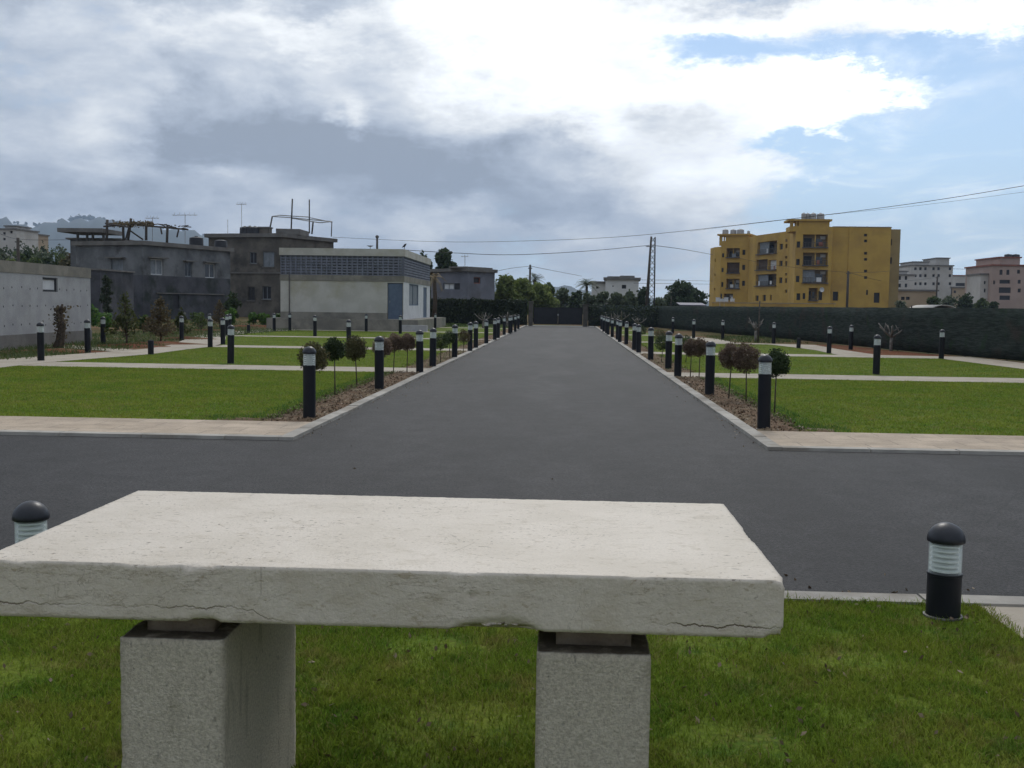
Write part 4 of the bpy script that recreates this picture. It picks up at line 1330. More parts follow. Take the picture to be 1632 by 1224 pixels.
bare_tree(1420, 559, 512, 0.75, 'pale pruned tree with forked arms, before the net fence at right')
bare_tree(1204, 545, 505, 0.5, 'small pale pruned tree before the fence below the yellow building')
bare_tree(975, 523, 499, 0.9, 'pale pruned tree before the fence just right of the gate')
bare_tree(990, 523, 495, 0.9, 'pale pruned tree with upright arms, second right of the gate')
bare_tree(1018, 525, 505, 0.8, 'low pale pruned tree before the fence, third right of the gate')
bare_tree(770, 523, 498, 0.9, 'grey pruned tree before left fence beyond the far bollards')
bare_tree(808, 522, 497, 0.9, 'grey pruned tree before left fence next to the gate pillar')
for (px, y0_, y1_, s) in ((1450, 558, 487, 'tall thin pale stake before the net fence, right of the pruned tree'), (1067, 524, 472, 'tall thin stake before the fence left of the yellow building'), (1208, 546, 480, 'thin wooden stake before the fence below the yellow building')):
    p = G(px, y0_)
    q = P(px + 3, y1_, p.y)
    tag(MB().tube([(p.x, p.y, -0.1), tuple(q)], [0.035, 0.03], 7).build('stake', M['wood'], None, True, p), s, 'stake', 'stakes along the fence')

# ------------------------------------------------------------------ fences and gate


def fence_run(pts, hgt, label, mat_, zb=0.0):
    e_ = empty('net_fence', (pts[0][0], pts[0][1], 0), label, 'fence', 'dark net fences round the grounds')
    acc = 0.0
    rows = [0.0, 0.25, 0.5, 0.75, 1.0]
    V_, cols = [], 0
    for i_, ((ax, ay), (bx, by)) in enumerate(zip(pts, pts[1:])):
        L = math.hypot(bx - ax, by - ay)
        k_ = max(2, int(L / 0.5))
        nx_, ny_ = -(by - ay) / L, (bx - ax) / L
        for k in range(0 if i_ == 0 else 1, k_ + 1):
            f_ = k / k_
            x, y = ax + (bx - ax) * f_, ay + (by - ay) * f_
            for r_ in rows:
                bul = 0.03 * math.sin((acc + L * f_) * 0.83 + r_ * 2) * (r_ * (1 - r_) * 4) + random.gauss(0, 0.006)
                sag = 0.012 * math.sin((acc + L * f_) * math.pi / 2.5) ** 2 + random.uniform(0, 0.008)
                V_.append((x + nx_ * bul, y + ny_ * bul, zb + 0.02 + (hgt - sag) * r_))
            cols += 1
        acc += L
    ii_ = np.arange(cols * 5).reshape(cols, 5)
    F_ = np.stack([ii_[:-1, :-1], ii_[1:, :-1], ii_[1:, 1:], ii_[:-1, 1:]], -1).reshape(-1, 4)
    o = npmesh('screen', np.array(V_), F_, mat_, parent=e_, smooth=True)
    sol = o.modifiers.new('thickness', 'SOLIDIFY')
    sol.thickness = 0.02
    total = 0.0
    for (ax, ay), (bx, by) in zip(pts, pts[1:]):
        L = math.hypot(bx - ax, by - ay)
        nx_, ny_ = -(by - ay) / L, (bx - ax) / L
        k = 2.5 - (total % 2.5) if total else 0.0
        while k < L:
            x, y = ax + (bx - ax) * k / L + nx_ * 0.12, ay + (by - ay) * k / L + ny_ * 0.12
            MB().tube([(x, y, -0.1), (x, y, hgt - 0.02)], 0.03, 8).build('post', M['metal'], e_, True)
            k += 2.5
        total += L
    return e_


fence_run([(1.85, 87.2), (5.0, 87.0), (7.2, 84.5), (9.85, 68), (12.25, 54), (13.45, 43), (15.0, 35.2), (16.0, 24), (16.4, 10)], 1.72, 'long dark green net fence sweeping along the right side to the gate', M['net'])
fence_run([(-15.5, 88.5), (-12, 88.2), (-7, 87.7), (-3.15, 87.3)], 2.02, 'dark net fence behind the left lawns, overgrown with ivy', M['net'])
# ivy over both
iv = []
for (ax, ay, bx, by, n, hh) in ((-13, 88.0, -3.2, 87.05, 5200, 2.05), (1.9, 87.0, 7.2, 84.2, 700, 1.7)):
    f_ = rng.uniform(size=n)
    z = hh * np.sqrt(rng.uniform(size=n))
    iv.append(np.stack([ax + (bx - ax) * f_, ay + (by - ay) * f_ - rng.uniform(0.02, 0.22, n), z + rng.normal(0, 0.06, n)], 1))
for k, q in enumerate(iv):
    v_, f_ = leaves(q, 0.14, 1.3)
    tag(npmesh('climbing_ivy', v_, f_, M['l_ivy'], loc=(float(q[:, 0].mean()), float(q[:, 1].mean()), 0)), ('thick dark ivy covering the fence left of the gate', 'patchy dark ivy on the fence just right of the gate')[k], 'ivy', 'ivy on the fences')
for k, (x0, x1, yt) in enumerate(((843, 849.5, 480), (929.5, 937, 485))):
    p = P((x0 + x1) / 2, yt, 87.3)
    w = P(x1, yt, 87.3).x - P(x0, yt, 87.3).x
    e_ = empty('gate_pillar', (p.x, 87.3, 0), ('brown stone gate pillar left of the black gate', 'brown stone gate pillar right of the black gate')[k], 'gate pillar', 'gate pillars')
    MB().box(p.x - w / 2, p.x + w / 2, 87.1, 87.5, -0.1, p.z - 0.1).build('shaft', M['pillar'], e_)
    MB().box(p.x - w / 2 - 0.05, p.x + w / 2 + 0.05, 87.05, 87.55, p.z - 0.1, p.z).build('capstone', M['pillar'], e_)
gx0, gx1 = P(850.5, 500, 87.35).x, P(928.5, 500, 87.35).x
e_ = empty('metal_gate', ((gx0 + gx1) / 2, 87.35, 0), 'closed black double leaf sheet metal gate at the driveway end', 'gate')
gm = (gx0 + gx1) / 2
zt = P(890, 490, 87.35).z
for (a_, b_) in ((gx0, gm - 0.01), (gm + 0.01, gx1)):
    lf = MB().box(a_, b_, 87.34, 87.36, 0.1, zt).build('gate_leaf', M['gate'], e_)
    fr_ = MB()
    for z in (0.1, zt * 0.5, zt - 0.05):
        fr_.box(a_, b_, 87.30, 87.337, z, z + 0.05)
    for x in (a_, b_ - 0.05):
        fr_.box(x, x + 0.05, 87.295, 87.335, 0.05, zt + 0.22)
    fr_.box(a_ + 0.06, b_ - 0.06, 87.31, 87.33, zt + 0.17, zt + 0.20)
    x = a_ + 0.25
    while x < b_ - 0.1:
        fr_.box(x, x + 0.015, 87.312, 87.328, zt, zt + 0.17)
        x += 0.2
    fr_.build('frame', M['gate'], lf)
MB().box(gm - 0.06, gm + 0.06, 87.26, 87.293, zt * 0.55, zt * 0.55 + 0.14).build('lock_plate', M['steel'], e_)

# ------------------------------------------------------------------ buildings


def window(fr, h, parent, pane='glass', frame=None, depth=0.12, bars=1, sill=False, name='window'):
    """window set into an opening h=(u0,u1,v0,v1): frame mesh with its pane as a child"""
    a_, b_, c_, d_ = h[:4]
    if frame is None:
        return MB().fbox(fr, a_, b_, c_, d_, -depth - 0.05, -depth).build(name, M[pane], parent)
    w = min(0.07, (b_ - a_) * 0.12)
    f_ = MB()
    f_.fbox(fr, a_, a_ + w, c_, d_, -depth, -depth + 0.05)
    f_.fbox(fr, b_ - w, b_, c_, d_, -depth, -depth + 0.05)
    f_.fbox(fr, a_ + w, b_ - w, c_, c_ + w, -depth, -depth + 0.045)
    f_.fbox(fr, a_ + w, b_ - w, d_ - w, d_, -depth, -depth + 0.045)
    for k in range(bars):
        u = a_ + (b_ - a_) * (k + 1) / (bars + 1)
        f_.fbox(fr, u - w * 0.35, u + w * 0.35, c_ + w, d_ - w, -depth + 0.002, -depth + 0.04)
    o = f_.build(name, M[frame], parent)
    MB().fbox(fr, a_, b_, c_, d_, -depth - 0.05, -depth + 0.006).build('pane', M[pane], o)
    if sill:
        MB().fbox(fr, a_ - 0.08, b_ + 0.08, c_ - 0.08, c_ - 0.003, 0.003, 0.1).build('sill', M['slabc'], o)
    return o


def shell(pts, z0, z1, holes, depth=0.15, roof=True):
    """closed building shell; pts counter-clockwise seen from above starting with the walls facing us; holes per wall index"""
    mb_ = MB()
    frs = []
    for k in range(len(pts)):
        fr = Fr(pts[k], pts[(k + 1) % len(pts)])
        frs.append(fr)
        mb_.wall(fr, z0, z1, holes.get(k, ()), depth)
    if roof:
        mb_.poly([(p[0], p[1], z1) for p in pts])
    return mb_, frs


def offset(pts, d):
    c = Vector((sum(p[0] for p in pts) / len(pts), sum(p[1] for p in pts) / len(pts)))
    out = []
    n = len(pts)
    for k in range(n):
        a_, b_, c_ = Vector(pts[k - 1][:2]), Vector(pts[k][:2]), Vector(pts[(k + 1) % n][:2])
        n1_ = (b_ - a_).normalized()
        n1_ = Vector((n1_.y, -n1_.x))
        n2_ = (c_ - b_).normalized()
        n2_ = Vector((n2_.y, -n2_.x))
        s_ = (n1_ + n2_)
        s_ = s_ / max(0.2, s_.dot(n1_))
        out.append((b_.x + s_.x * d, b_.y + s_.y * d))
    return out


def prism(pts, z0, z1, mb_=None):
    mb_ = mb_ or MB()
    n = len(pts)
    mb_.poly([(p[0], p[1], z1) for p in pts])
    mb_.poly([(p[0], p[1], z0) for p in pts][::-1])
    for k in range(n):
        a_, b_ = pts[k], pts[(k + 1) % n]
        mb_.poly([(a_[0], a_[1], z0), (b_[0], b_[1], z0), (b_[0], b_[1], z1), (a_[0], a_[1], z1)])
    return mb_


def px_xy(px, Y):
    q = P(px, 480, Y)
    return (q.x, q.y)


# grey concrete shed at far left
pA0, pA1 = (-16.9, 24.0), (-17.95, 39.6)
e_ = empty('concrete_shed', ((pA0[0] - 3), 32, 0), 'low grey concrete shed with tie holes at far left', 'shed')
poly = [pA0, pA1, (pA1[0] - 6.5, pA1[1] - 0.4), (pA0[0] - 6.5, pA0[1] - 0.4)]
frA = Fr(*poly[:2])
zA = frA.hit(128, 426)[1]
zb_ = zA - 0.37
wA = frA.rect(68, 441.5, 92, 465)
sh, frs = shell(poly, -0.1, zb_, {0: [(wA[0], wA[1], wA[2], min(wA[3], zb_ - 0.08))]}, 0.14)
o = sh.build('wall', M['conc_l'], e_)
prism(offset(poly, 0.02), zb_ + 0.002, zA).build('roof', M['conc_b'], e_)
window(frA, (wA[0], wA[1], wA[2], min(wA[3], zb_ - 0.08)), e_, 'white', 'dark', 0.1, 0)
prism(offset(poly, 0.025), -0.1, 0.45).build('base_band', M['slabc'], e_)
th = MB()
u = 0.4
while u < frA.L:
    for z in (0.75, 1.35, 1.95):
        if abs(u - (wA[0] + wA[1]) / 2) > 0.7 or z < 1.7:
            q = frA.pt(u + random.uniform(-0.05, 0.05), z + random.uniform(-0.04, 0.04), 0.002)
            c = Vector(q)
            th.poly([tuple(c + frA.u * (0.035 * math.cos(a_)) + Vector((0, 0, 0.035 * math.sin(a_)))) for a_ in [6.283 * k / 10 for k in range(10)]])
    u += 0.62
th.build('tie_holes', M['dark'], e_)['kind'] = 'stuff'

# utility building
u0 = px_xy(447, 63.4)
u1 = px_xy(643, 63.4)
e_ = empty('utility_building', ((u0[0] + u1[0]) / 2, 70, 0), 'flat roofed beige utility building with dark louvre block band and blue door', 'utility building')
xr = u1[0]
poly = [(u0[0], 63.4), (xr, 63.4), (xr - 0.15, 77), (u0[0], 77)]
fF, fR = Fr(poly[0], poly[1]), Fr(poly[1], poly[2])
zs = [fF.hit(545, y)[1] for y in (396, 407.5, 438.5, 448, 508)]
zpl = zs[4]
door = list(fF.rect(617.5, 451, 642, 508))
door[2] = zpl + 0.02
wR = fR.rect(652, 453, 667, 487)
dR = list(fR.rect(674.5, 458, 680.5, 508))
dR[2] = zpl + 0.02
lower = MB()
lower.wall(fF, zpl, zs[3], [tuple(door)], 0.1)
o = lower.build('front_wall', M['conc_w'], e_)
r_ = MB()
r_.wall(fR, zpl, zs[3], [wR, tuple(dR)], 0.14)
r_.build('side_wall', M['white'], e_)
bk = MB()
bk.wall(Fr(poly[2], poly[3]), -0.1, zs[0])
bk.wall(Fr(poly[3], poly[0]), -0.1, zs[0])
bk.build('rear_wall', M['conc_w'], e_)
prism(offset(poly, 0.03), zs[3] + 0.002, zs[2] - 0.002).build('lintel_band', M['conc_b'], e_)
# band of pierced blocks
lb = MB()
for fr in (fF, fR):
    lb.fbox(fr, 0.01, fr.L - 0.01, zs[2], zs[1], -0.2, -0.12)
lb.build('block_backing', M['old'], e_)
M['block'] = mat('pierced_block', (0.20, 0.21, 0.25), (0.155, 0.165, 0.20), 2.0, 0.9, 0.3, 30)
lt = MB()
nrow = 7
for fr in (fF, fR):
    hh = (zs[1] - zs[2]) / nrow
    for k in range(nrow + 1):
        z = zs[2] + hh * k
        lt.fbox(fr, 0.0, fr.L, max(zs[2] + 0.001, z - 0.045), min(zs[1] - 0.001, z + 0.045), -0.11, 0.0)
    n = int(fr.L / 0.3)
    for k in range(n + 1):
        u = fr.L * k / n
        lt.fbox(fr, max(0, u - 0.04), min(fr.L, u + 0.04), zs[2] + 0.002, zs[1] - 0.002, -0.105, -0.006)
lt.build('louvre_band', M['block'], e_)
prism(offset(poly, 0.06), zs[1] + 0.002, zs[0]).build('parapet', M['conc_w'], e_)
MB().fbox(fF, door[0] + 0.03, door[1] - 0.03, door[2], door[3] - 0.03, -0.1, -0.05).build('door', M['bdoor'], e_)
MB().fbox(fF, door[0] + 0.1, door[0] + 0.16, zpl + 1.0, zpl + 1.12, -0.05, -0.01).build('door_handle', M['steel'], e_)
window(fR, wR, e_, 'shut', 'bdoor', 0.1, 1)
MB().fbox(fR, dR[0], dR[1], dR[2], dR[3], -0.12, -0.06).build('side_door', M['bdoor'], e_)
bb = MB()
bb.fbox(fF, 0.0, door[0], zpl, zpl + 0.38, 0.003, 0.02)
bb.build('base_band', M['conc_b'], e_)
prism([(u0[0] - 0.6, 62.5), (xr + 1.0, 62.5), (xr + 0.9, 78), (u0[0] - 0.6, 78)], -0.1, zpl - 0.003).build('plinth', M['conc_b'], e_)
prism([(xr + 0.1, 61.9), (xr + 1.6, 61.9), (xr + 1.6, 62.49), (xr + 0.1, 62.49)], -0.1, zpl * 0.55).build('step', M['conc_l'], e_)
dp = MB()
dp.tube([(u0[0] + 0.55, 63.34, zpl), (u0[0] + 0.55, 63.34, zs[2])], 0.03, 7)
dp.build('drainpipe', M['metal'], e_, True)
# things on its roof
p = P(590, 392, 66)
d_ = empty('satellite_dish', (p.x, 66, zs[0]), 'small dark satellite dish on the roof of the utility building', 'satellite dish')
MB().tube([(p.x, 66, zs[0]), (p.x, 66, zs[0] + 0.25)], 0.02, 6).build('mast', M['metal'], d_)
MB().lathe([(0.0, 0.0), (0.12, 0.02), (0.2, 0.07), (0.21, 0.075), (0.12, 0.04), (0.0, 0.02)], 16, (p.x, 66, zs[0] + 0.25)).build('dish', M['metal'], d_, True)
p0_, p1_ = P(601, 397, 67), P(601.5, 376, 67)
ch = empty('vent_pipe', (p0_.x, 67, zs[0]), 'short dark vent pipe on the utility building roof', 'vent pipe')
MB().tube([(p0_.x, 67, zs[0]), (p0_.x, 67, p1_.z - 0.1)], 0.07, 9).build('pipe', M['metal'], ch, True)
MB().lathe([(0.0, -0.12), (0.11, -0.1), (0.11, 0.0), (0.0, 0.06)], 10, (p0_.x, 67, p1_.z)).build('cowl', M['metal'], ch, True)
p = P(644, 392, 63.4)
fl = empty('flood_lamp', (p.x, 63.5, zs[0]), 'small dark floodlight on the front corner of the utility roof', 'floodlight')
MB().tube([(p.x, 63.5, zs[0]), (p.x, 63.5, zs[0] + 0.14)], 0.018, 6).build('bracket', M['bird'], fl)
MB().hexa([(p.x - 0.14, 63.4, zs[0] + 0.10), (p.x + 0.05, 63.4, zs[0] + 0.16), (p.x + 0.05, 63.55, zs[0] + 0.16), (p.x - 0.14, 63.55, zs[0] + 0.10),
           (p.x + 0.02, 63.42, zs[0] + 0.3), (p.x + 0.14, 63.42, zs[0] + 0.34), (p.x + 0.14, 63.53, zs[0] + 0.34), (p.x + 0.02, 63.53, zs[0] + 0.3)]).build('lamp_head', M['bird'], fl)


def antenna(px, ytop, ybase, Y, label, arm=0.9, n=5):
    p_, q_ = P(px, ybase, Y), P(px, ytop, Y)
    e2 = empty('roof_antenna', p_, label, 'antenna', 'antennas on the old houses')
    MB().tube([p_, q_], 0.025, 6).build('mast', M['steel'], e2)
    if n:
        mb_ = MB()
        z = q_.z - 0.12
        mb_.tube([(q_.x - arm, Y, z), (q_.x + arm, Y, z + 0.04)], 0.02, 5)
        for k in range(n):
            x = q_.x - arm + 2 * arm * (k + 0.3) / n
            mb_.tube([(x, Y - 0.45, z + 0.02), (x, Y + 0.45, z + 0.02)], 0.014, 4)
            mb_.tube([(x, Y, z), (x + 0.05, Y, z + 0.25)], 0.012, 4)
        mb_.build('aerial', M['steel'], e2)
    return e2


def tank(x, y, z, r, h, m_, label, group):
    e2 = empty('water_tank', (x, y, z), label, 'water tank', group)
    MB().lathe([(0.0, 0.0), (r, 0.0), (r * 1.02, h * 0.3), (r, h * 0.33), (r * 1.02, h * 0.62), (r, h * 0.66), (r * 0.98, h * 0.86), (r * 0.5, h * 0.97), (0.0, h * 0.99)], 16, (x, y, z)).build('tank_body', M[m_], e2, 50)
    MB().lathe([(0.0, h * 0.96), (r * 0.26, h * 0.96), (r * 0.26, h * 1.04), (0.0, h * 1.05)], 12, (x, y, z)).build('lid', M[m_], e2, 50)
    return e2


# grey old two-storey house
c0 = px_xy(228, 87)
lft = (c0[0] - 0.94 * 7.2, c0[1] + 0.34 * 7.2)
rgt = (c0[0] + 0.36 * 11.2, c0[1] + 0.933 * 11.2)
poly = [lft, c0, rgt, (rgt[0] - 0.94 * 7.2, rgt[1] + 0.34 * 7.2)]
fl_, fr_ = Fr(lft, c0), Fr(c0, rgt)
zt = fr_.hit(232, 384)[1]
e_ = empty('old_house', (c0[0] - 2, c0[1] + 5, 0), 'grey rendered old flat roofed house with timber pergola on its roof', 'house')
zm = fr_.hit(290, 441)[1]
wl = [fl_.rect(177, 413, 196, 436)]
wr = [fr_.rect(240, 413, 260, 438), fr_.rect(295, 418, 306, 441), fr_.rect(327, 420, 343, 443)]
wlow = [fr_.rect(276, 467, 286, 492)]
up = MB()
up.wall(fl_, zm, zt - 0.35, wl, 0.18)
up.wall(fr_, zm, zt - 0.35, wr, 0.18)
up.build('upper_wall', M['old'], e_)
lo = MB()
lo.wall(fl_, -0.1, zm - 0.002)
lo.wall(fr_, -0.1, zm - 0.002, wlow, 0.18)
lo.build('lower_wall', M['oldlow'], e_)
bk = MB()
bk.wall(Fr(poly[2], poly[3]), -0.1, zt - 0.35)
bk.wall(Fr(poly[3], poly[0]), -0.1, zt - 0.35)
bk.build('rear_wall', M['old'], e_)
prism(offset(poly, 0.25), zt - 0.345, zt).build('roof', M['slabc'], e_)
for k, (fr, h) in enumerate([(fl_, wl[0])] + [(fr_, w) for w in wr]):
    window(fr, h, e_, 'shut' if k < 2 else 'glass', 'white' if k in (1, 3) else 'shut', 0.14, 1)
    MB().fbox(fr, h[0] - 0.3, h[1] + 0.3, h[3] + 0.06, h[3] + 0.16, 0.003, 0.4).build('awning_ledge', M['slabc'], e_)
window(fr_, wlow[0], e_, 'dark')
lm_ = MB()
lm_.fbox(fr_, 1.5, fr_.L - 1.0, zm - 1.5, zm - 1.42, 0.003, 0.12)
lm_.build('ledge', M['slabc'], e_)
# its lower annex on the left
a0, a1 = px_xy(122, 76), px_xy(160, 76)
poly2 = [a0, a1, (a1[0], 82), (a0[0], 82)]
za_ = P(145, 428, 76).z
e2 = empty('old_annex', (a0[0] + 1, 79, 0), 'low dark annex at the left foot of the grey old house', 'annex')
sh, _f = shell(poly2, -0.1, za_ - 0.12, {})
sh.build('wall', M['oldlow'], e2)
prism(offset(poly2, 0.1), za_ - 0.118, za_).build('roof', M['slabc'], e2)
# roof canopy, pergola
cz0, cz1 = P(145, 381, 95), P(145, 372, 95)
x0, x1 = P(112, 375, 95).x, P(182, 375, 95).x
e2 = empty('roof_canopy', ((x0 + x1) / 2, 95, zt), 'flat concrete canopy on thin columns on the grey house roof', 'canopy')
MB().box(x0, x1, 92.5, 97, cz1.z - 0.05, cz1.z + 0.3).build('canopy_slab', M['slabc'], e2)
for px in (124, 139, 148, 165):
    xx = P(px, 375, 94).x
    MB().tube([(xx, 94, zt - 0.01), (xx, 94, cz1.z - 0.05)], 0.12, 7).build('column', M['slabc'], e2)
rb = MB()
x0r, x1r = P(112, 388, 96).x, P(190, 388, 96).x
e3 = empty('rear_house', ((x0r + x1r) / 2, 99, 0), 'low roofed house part rising behind the left end of the grey house', 'house')
prism([(x0r, 96), (x1r, 96), (x1r, 101), (x0r, 101)], -0.1, P(150, 382, 96).z).build('wall', M['old'], e3)
prism([(x0r - 0.3, 95.7), (x1r + 0.3, 95.7), (x1r + 0.3, 101.2), (x0r - 0.3, 101.2)], P(150, 382, 96).z + 0.002, P(150, 379.5, 96).z).build('roof', M['slabc'], e3)
e2 = empty('roof_pergola', (P(235, 370, 93).x, 93, zt), 'rickety grey timber pergola with tangled beams on the grey house roof', 'pergola')


def pole(mb_, a_, b_, Y0_, Y1_, r):
    mb_.tube([P(a_[0], a_[1], Y0_), P(b_[0], b_[1], Y1_)], r, 6)


for (a_, b_) in (((170, 383), (171, 350)), ((197, 383), (196, 356)), ((204, 383), (209, 348)), ((233, 383), (233, 355)), ((266, 387), (267, 359))):
    mb_ = MB()
    pole(mb_, a_, b_, 92, 92, 0.12)
    mb_.build('upright', M['wood'], e2, True)
bm = MB()
for (a_, b_, Y_) in (((165, 361), (240, 355), 92), ((168, 356), (232, 357), 94), ((225, 359), (300, 366), 92), ((232, 360), (275, 363), 94), ((172, 357), (205, 362), 90.5), ((208, 368), (228, 382), 92), ((209, 350), (200, 382), 93), ((285, 365), (282, 378), 92), ((256, 363), (258, 373), 92)):
    pole(bm, a_, b_, Y_, Y_ + random.uniform(-0.8, 0.8), 0.075)
for k in range(26):
    px = random.uniform(170, 298)
    yy = 356 + max(0, px - 225) * 0.09 + random.uniform(-2, 3)
    pole(bm, (px, yy), (px + random.uniform(-5, 14), yy + random.uniform(-2, 3)), random.uniform(90.5, 94.5), random.uniform(90.5, 94.5), 0.045)
bm.build('beams', M['wood'], e2, True)
pts = []
for k in range(700):
    px = random.uniform(180, 245)
    q = P(px, 357 + random.gauss(0, 2.2), random.uniform(90.5, 95))
    pts.append(tuple(q))
v_, f_ = leaves(np.array(pts), 0.13)
npmesh('dry_vines', v_, f_, M['l_rust'], parent=e2)
antenna(295, 341, 388, 93, 'tv antenna with wide arms on the right end of the grey house roof', 1.1, 5)
antenna(243, 346, 384, 95, 'tilted tv antenna behind the timber pergola', 0.6, 4)
q = P(313, 388, 96)
tank(q.x, 96, zt, 0.62, P(313, 377, 96).z - zt, 'tankb', 'black water tank on the right end of grey house roof, farther left one', 'black tanks on the old house roofs')
q = P(352, 392, 97)
tank(q.x, 97, zt, 0.55, P(352, 382, 97).z - zt, 'tankb', 'black water tank at the corner where the two old houses meet', 'black tanks on the old house roofs')

# brown old house behind
c1 = px_xy(447, 110)
lf = px_xy(333, 112)
rg = (c1[0] + 3.6, c1[1] + 10.5)
# right end seen at px 530
for k in range(40):
    tt = k * 0.5
    rr_ = (c1[0] + 0.42 * tt, c1[1] + 0.907 * tt)
    if 902 + 1700 * rr_[0] / rr_[1] > 529:
        rg = rr_
        break
poly = [lf, c1, rg, (rg[0] - 9, rg[1] + 3)]
f1_, f2_ = Fr(lf, c1), Fr(c1, rg)
z1_ = f1_.hit(430, 372)[1]
e_ = empty('old_house', (c1[0] - 2, c1[1] + 5, 0), 'tall brown grey old house with stained walls behind the utility building', 'house')
hw = [f1_.rect(398, 402, 409, 420), f1_.rect(419, 401, 437, 425), f1_.rect(395, 457, 406, 479), f1_.rect(418, 456, 432, 477)]
w_ = MB()
w_.wall(f1_, -0.1, z1_ - 0.4, hw, 0.2)
w_.wall(f2_, -0.1, z1_ - 0.4)
w_.wall(Fr(poly[2], poly[3]), -0.1, z1_ - 0.4)
w_.wall(Fr(poly[3], poly[0]), -0.1, z1_ - 0.4)
w_.build('wall', M['old2'], e_)
prism(offset(poly, 0.3), z1_ - 0.395, z1_).build('roof', M['slabc'], e_)
for k, h in enumerate(hw):
    window(f1_, h, e_, 'shut' if k == 1 else 'dark', 'shut' if k != 2 else 'old2', 0.16, 1, True)
lb2 = MB()
zz = f1_.hit(410, 436)[1]
lb2.fbox(f1_, 0.5, f1_.L, zz, zz + 0.12, 0.003, 0.15)
lb2.build('ledge', M['slabc'], e_)
pb = MB()
prism([px_xy(440, 111.5), px_xy(478, 112), (px_xy(478, 112)[0], 116), (px_xy(440, 111.5)[0], 116)], z1_, z1_ + 0.6, pb)
pb.build('roof_parapet', M['slabc'], e_)
for k, (px, yt, w) in enumerate(((386, 361, 0.55), (394, 360.5, 0.55), (402, 361, 0.55))):
    q = P(px, 371, 112)
    tank(q.x, 113, z1_, w, P(px, yt, 113).z - z1_, 'tankb', ('black water tank on the brown house roof, left of three', 'black water tank on the brown house roof, middle of three', 'black water tank on the brown house roof, right of three')[k], 'black tanks on the old house roofs')
q = P(417, 371, 112)
e2 = empty('roof_hut', (q.x, 113.5, z1_), 'small square masonry block beside the black tanks on the brown house', 'roof hut')
MB().box(q.x - 0.55, q.x + 0.55, 112.8, 114, z1_, P(417, 361.5, 113).z - 0.12).build('wall', M['old2'], e2)
MB().box(q.x - 0.65, q.x + 0.65, 112.7, 114.1, P(417, 361.5, 113).z - 0.118, P(417, 361.5, 113).z).build('lid', M['slabc'], e2)
antenna(385, 324, 364, 112, 'tall thin tv antenna above the black tanks of the brown house', 0.55, 4)
antenna(363, 350, 377, 113, 'short bare mast on the left end of the brown house roof', 0.3, 0)
e2 = empty('roof_frame', (P(480, 370, 113).x, 113, z1_), 'open metal pergola frame with two tall poles on brown house roof', 'roof frame')
for (a_, b_, r, nm) in (((429, 370), (434, 345), 0.09, 'upright'), ((464, 367), (466, 317), 0.09, 'mast'), ((493, 372), (493, 318), 0.075, 'mast'), ((497, 373), (499, 354), 0.1, 'upright'), ((528, 377), (529, 353), 0.06, 'upright')):
    mb_ = MB()
    pole(mb_, a_, b_, 113.5, 113.5, r)
    mb_.build(nm, M['metal'], e2, True)
mb_ = MB()
for (a_, b_, ya_, yb_) in (((434, 345), (466, 347), 113.5, 113.5), ((466, 347), (494, 350), 113.5, 113.5), ((494, 350), (529, 353), 113.5, 113.5), ((445, 343), (493, 346), 116, 116), ((466, 348), (510, 355), 112, 112), ((494, 347), (529, 354), 116, 113.5), ((434, 345), (445, 343), 113.5, 116), ((510, 355), (529, 353), 112, 113.5)):
    pole(mb_, a_, b_, ya_, yb_, 0.05)
mb_.build('top_rails', M['steel'], e2, True)

# small grey block house left of the gate
h0, hc, h1 = px_xy(691, 97), px_xy(745, 94), px_xy(788, 97)
poly = [h0, hc, h1, (h1[0] - 1.5, h1[1] + 6), (h0[0] - 1.0, h0[1] + 6)]
fa_, fb_ = Fr(h0, hc), Fr(hc, h1)
zt = fa_.hit(720, 433)[1]
zt2 = P(750, 427.5, 94).z
e_ = empty('block_house', (hc[0], 98, 0), 'small bluish grey concrete block house behind the left fence', 'house')
ha = [fa_.rect(706, 451.5, 733, 461.5)]
hb = [fb_.rect(755, 442, 766, 452)]
w_ = MB()
w_.wall(fa_, -0.1, zt, ha, 0.2)
w_.wall(fb_, -0.1, zt, hb, 0.2)
for k in (2, 3, 4):
    w_.wall(Fr(poly[k], poly[(k + 1) % 5]), -0.1, zt)
M['bluec'] = mat('bluish_block', (0.19, 0.195, 0.225), (0.15, 0.155, 0.18), 0.8, 0.95, 0.3, 12, c3=(0.13, 0.13, 0.14), s3=0.5)
w_.build('wall', M['bluec'], e_)
prism(offset(poly, 0.25), zt + 0.002, zt + 0.28).build('roof', M['slabc'], e_)
prism([(hc[0] - 1.7, 94.2), (hc[0] + 0.0, 93.9), (h1[0] - 0.2, 97), (h1[0] - 1.2, 100), (hc[0] - 1.5, 99)], zt + 0.282, zt2 + 0.15).build('roof_block', M['slabc'], e_)
a_, b_, c_, d_ = ha[0]
window(fa_, (a_, a_ + (b_ - a_) * 0.62, c_, d_), e_, 'white', 'shut', 0.15, 1)
window(fa_, (a_ + (b_ - a_) * 0.62, b_, c_, d_), e_, 'dark', None, 0.15)
window(fb_, hb[0], e_, 'dark', 'tile', 0.15, 0)
antenna(741, 407, 428, 97, 'thin mast antenna on the small block house roof', 0.35, 3)

